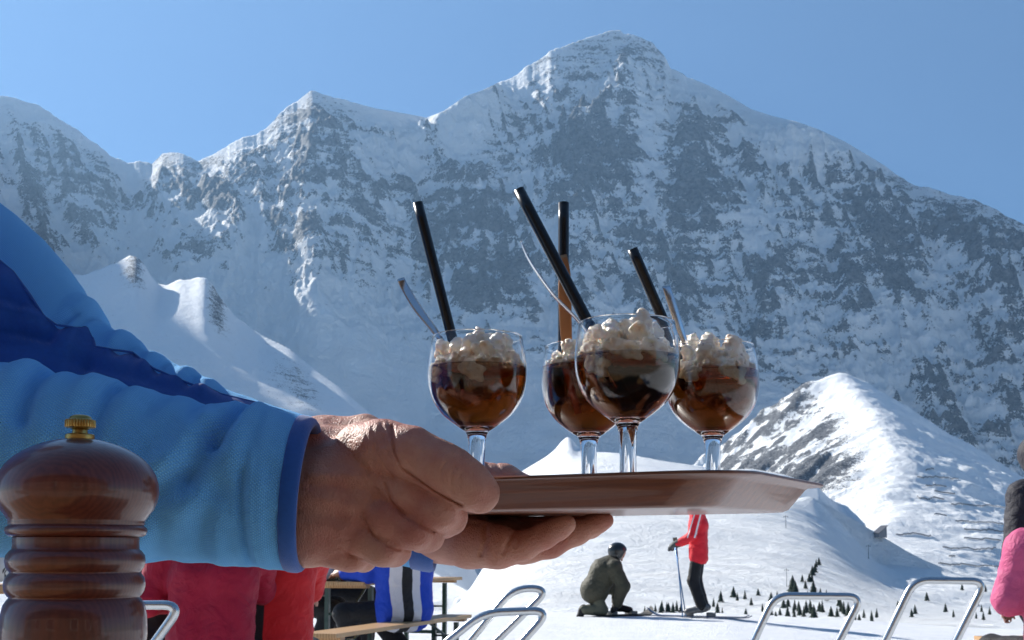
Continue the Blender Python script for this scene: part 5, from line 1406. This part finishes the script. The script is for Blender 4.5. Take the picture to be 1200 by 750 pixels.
# rows of snow barriers on the right-hand slope
M_bar = simple('weathered_timber', (.20, .20, .21, 1), rough=.9)
rows = [(1075,560,1150),(1085,570,1110),(1095,578,1162),(1075,585,1108),(1115,592,1178),(1095,604,1165),(1120,612,1180),(1130,622,1182),(1030+20,627,1092),(1105,643,1168),(1112,652,1170),(1100,662,1176),(1085,551,1120),(1130,632,1175),(1148,600,1185)]
names = ['topmost', 'short second', 'long third', 'short left', 'right hand', 'middle', 'lower middle', 'long lower', 'short far left', 'long low', 'second lowest', 'lowest', 'highest short', 'faint low right', 'upper right']
for (x0, y0, x1), nm in zip(rows, names):
    V = []; pp = []
    for x in np.arange(x0, x1, 2.4):
        fx_, fy_ = flat(x, y0+ (x-x0)*.045+.8*math.sin(x*.21)); p = hill_hit(fx_, fy_)
        if p is not None: V.append(p)
    if len(V) < 4: continue
    V = A(V); ok = [V[0]]
    for p in V[1:]:
        if np.linalg.norm(p-ok[-1]) < 7 and abs(p[2]-ok[-1][2]) < 2.2: ok.append(p)
    V = A(ok)
    if len(V) < 4: continue
    hgt = .62*V[0][1]/520
    for p in V: pp.append(box(p+A([0, 0, hgt*.4]), (.14, .14, hgt*1.3)))
    for k in (.35, .68, 1.0): pp.append(tube_np(V+A([0, 0, hgt*k]), .15*hgt, 4))
    t = link('snow_barrier', mesh_pf('snow_barrier', pp), M_bar, smooth=False)
    tag(t, f'{nm} row of the dark avalanche barriers on the right hand slope', 'barrier', 'avalanche barriers')
# small hut and lift pylon on the spur
def hut():
    p = hill_hit(*flat(1032, 655))
    t = empty('mountain_hut', tuple(p), math.radians(30), 'tiny dark hut with a steep lean to roof on the ridge shoulder', 'hut')
    s = p[1]/F; R = rotz(math.radians(30))
    w_, d_, h1, h2 = 13*s, 9*s, 1.5*s, 10*s
    V = [(-w_/2, -d_/2, -1), (w_/2, -d_/2, -1), (w_/2, d_/2, -1), (-w_/2, d_/2, -1), (-w_/2, -d_/2, h1), (w_/2, -d_/2, h2), (w_/2, d_/2, h2), (-w_/2, d_/2, h1)]
    Fc = [(0, 1, 5, 4), (1, 2, 6, 5), (2, 3, 7, 6), (3, 0, 4, 7), (4, 5, 6, 7), (3, 2, 1, 0)]
    link('wall', mesh_pf('wall', [([R@A(q)+p for q in V], Fc)]), M_bar, t, smooth=False)
    o = .9*s
    V2 = [(-w_/2-o, -d_/2-o, h1-.2*s), (w_/2+o, -d_/2-o, h2+.4*s), (w_/2+o, d_/2+o, h2+.4*s), (-w_/2-o, d_/2+o, h1-.2*s)]; V2 = V2+[(a, b_, c+.7*s) for a, b_, c in V2]
    link('roof', mesh_pf('roof', [([R@A(q)+p+A([0, 0, .3*s]) for q in V2], [(3, 2, 1, 0), (4, 5, 6, 7), (0, 1, 5, 4), (1, 2, 6, 5), (2, 3, 7, 6), (3, 0, 4, 7)])]), simple('roof_tin', (.09, .09, .10, 1), rough=.4), t, smooth=False)
hut()
def pylon(px, py, hpx, label):
    p = hill_hit(*flat(px, py)); s = p[1]/F; h = hpx*s
    t = empty('lift_pylon', tuple(p), 0, label, 'lift pylon', 'ski lift pylons')
    link('mast', mesh_pf('mast', [tube_np([p-A([0, 0, 1]), p+A([0, 0, h])], [.45*s, .3*s], 8)]), M_bar, t)
    link('cross_arm', mesh_pf('cross_arm', [box(p+A([0, 0, h*.9]), (5*s, .5*s, .5*s)), box(p+A([-2.2*s, 0, h*.9-.6*s]), (.8*s, .4*s, .8*s)), box(p+A([2.2*s, 0, h*.9-.6*s]), (.8*s, .4*s, .8*s))]), M_bar, t, smooth=False)
pylon(1018, 656, 17, 'thin ski lift pylon beside the tiny hut')
pylon(922, 690, 22, 'thin pale ski lift pylon among the firs below the sunlit knoll')
pylon(921, 620, 15, 'distant ski lift pylon on the groomed knoll')

# ================================================================ timber inn added out of view behind the camera, for dark reflections and warm fill
def inn():
    m, nt, b = mat('dark_timber'); v = coords(nt)
    wv = N(nt, 'ShaderNodeTexWave', wave_type='BANDS', bands_direction='Z'); wv.inputs['Scale'].default_value = 3.2; wv.inputs['Distortion'].default_value = .4; nt.links.new(v, wv.inputs['Vector'])
    nt.links.new(ramp(nt, wv.outputs['Fac'], [(.0, (.05, .034, .025, 1)), (.2, (.14, .092, .062, 1))]).outputs[0], b.inputs['Base Color']); b.inputs['Roughness'].default_value = .7
    t = empty('added_inn', (0, -9, 0), 0, 'dark timber inn facing the terrace, behind the photographer', 'building')
    link('wall', mesh_pf('wall', [box((0, -9, 2.4), (22, 7, 4.8))]), m, t, smooth=False)
    link('roof', mesh_pf('roof', [([(-12, -14, 4.3), (12, -14, 4.3), (12, -9, 7.2), (-12, -9, 7.2), (12, -4, 4.3), (-12, -4, 4.3), (-12, -14, 4.6), (12, -14, 4.6), (12, -9, 7.5), (-12, -9, 7.5), (12, -4, 4.6), (-12, -4, 4.6)],
        [(0, 1, 2, 3), (3, 2, 4, 5), (6, 9, 8, 7), (9, 11, 10, 8), (5, 4, 10, 11), (0, 6, 7, 1), (0, 3, 9, 6), (3, 5, 11, 9), (1, 7, 8, 2), (2, 8, 10, 4)])]), simple('shingle', (.07, .06, .05, 1)), t, smooth=False)
    mg, nt, b = mat('window_glass'); b.inputs['Base Color'].default_value = (.02, .03, .04, 1); b.inputs['Roughness'].default_value = .05
    mw = simple('window_frame_white', (.6, .58, .52, 1))
    for x in (-8, -5, -2, 2, 5, 8):
        w_ = link('window', mesh_pf('window', [box((x+a, -5.47, 1.9+c), s_) for a, c, s_ in ((-.62, 0, (.08, .06, 1.3)), (.62, 0, (.08, .06, 1.3)), (0, .69, (1.32, .06, .08)), (0, -.69, (1.32, .06, .08)))]), mw, t, smooth=False)
        link('pane', mesh_pf('pane', [box((x, -5.485, 1.9), (1.16, .02, 1.3))]), mg, w_, smooth=False)
inn()

# ================================================================ mountain air
def haze():
    V, Fc = box((0, 700, 900), (9000, 6600, 2300))
    me = mesh_pf('haze', [(V, Fc)]); m = bpy.data.materials.new('air'); m.use_nodes = True; nt = m.node_tree
    nt.nodes.remove(nt.nodes['Principled BSDF']); pv = nt.nodes.new('ShaderNodeVolumePrincipled')
    pv.inputs['Color'].default_value = (.36, .62, .98, 1); pv.inputs['Density'].default_value = HAZE; pv.inputs['Anisotropy'].default_value = .3
    nt.links.new(pv.outputs[0], nt.nodes['Material Output'].inputs['Volume'])
    tag(link('haze', me, m, smooth=False), kind='stuff')
HAZE = .00009
haze()
scene.cycles.max_bounces = 10; scene.cycles.transmission_bounces = 10; scene.cycles.transparent_max_bounces = 12
scene.cycles.volume_bounces = 0; scene.cycles.sample_clamp_indirect = 6
scene.cycles.use_denoising = True
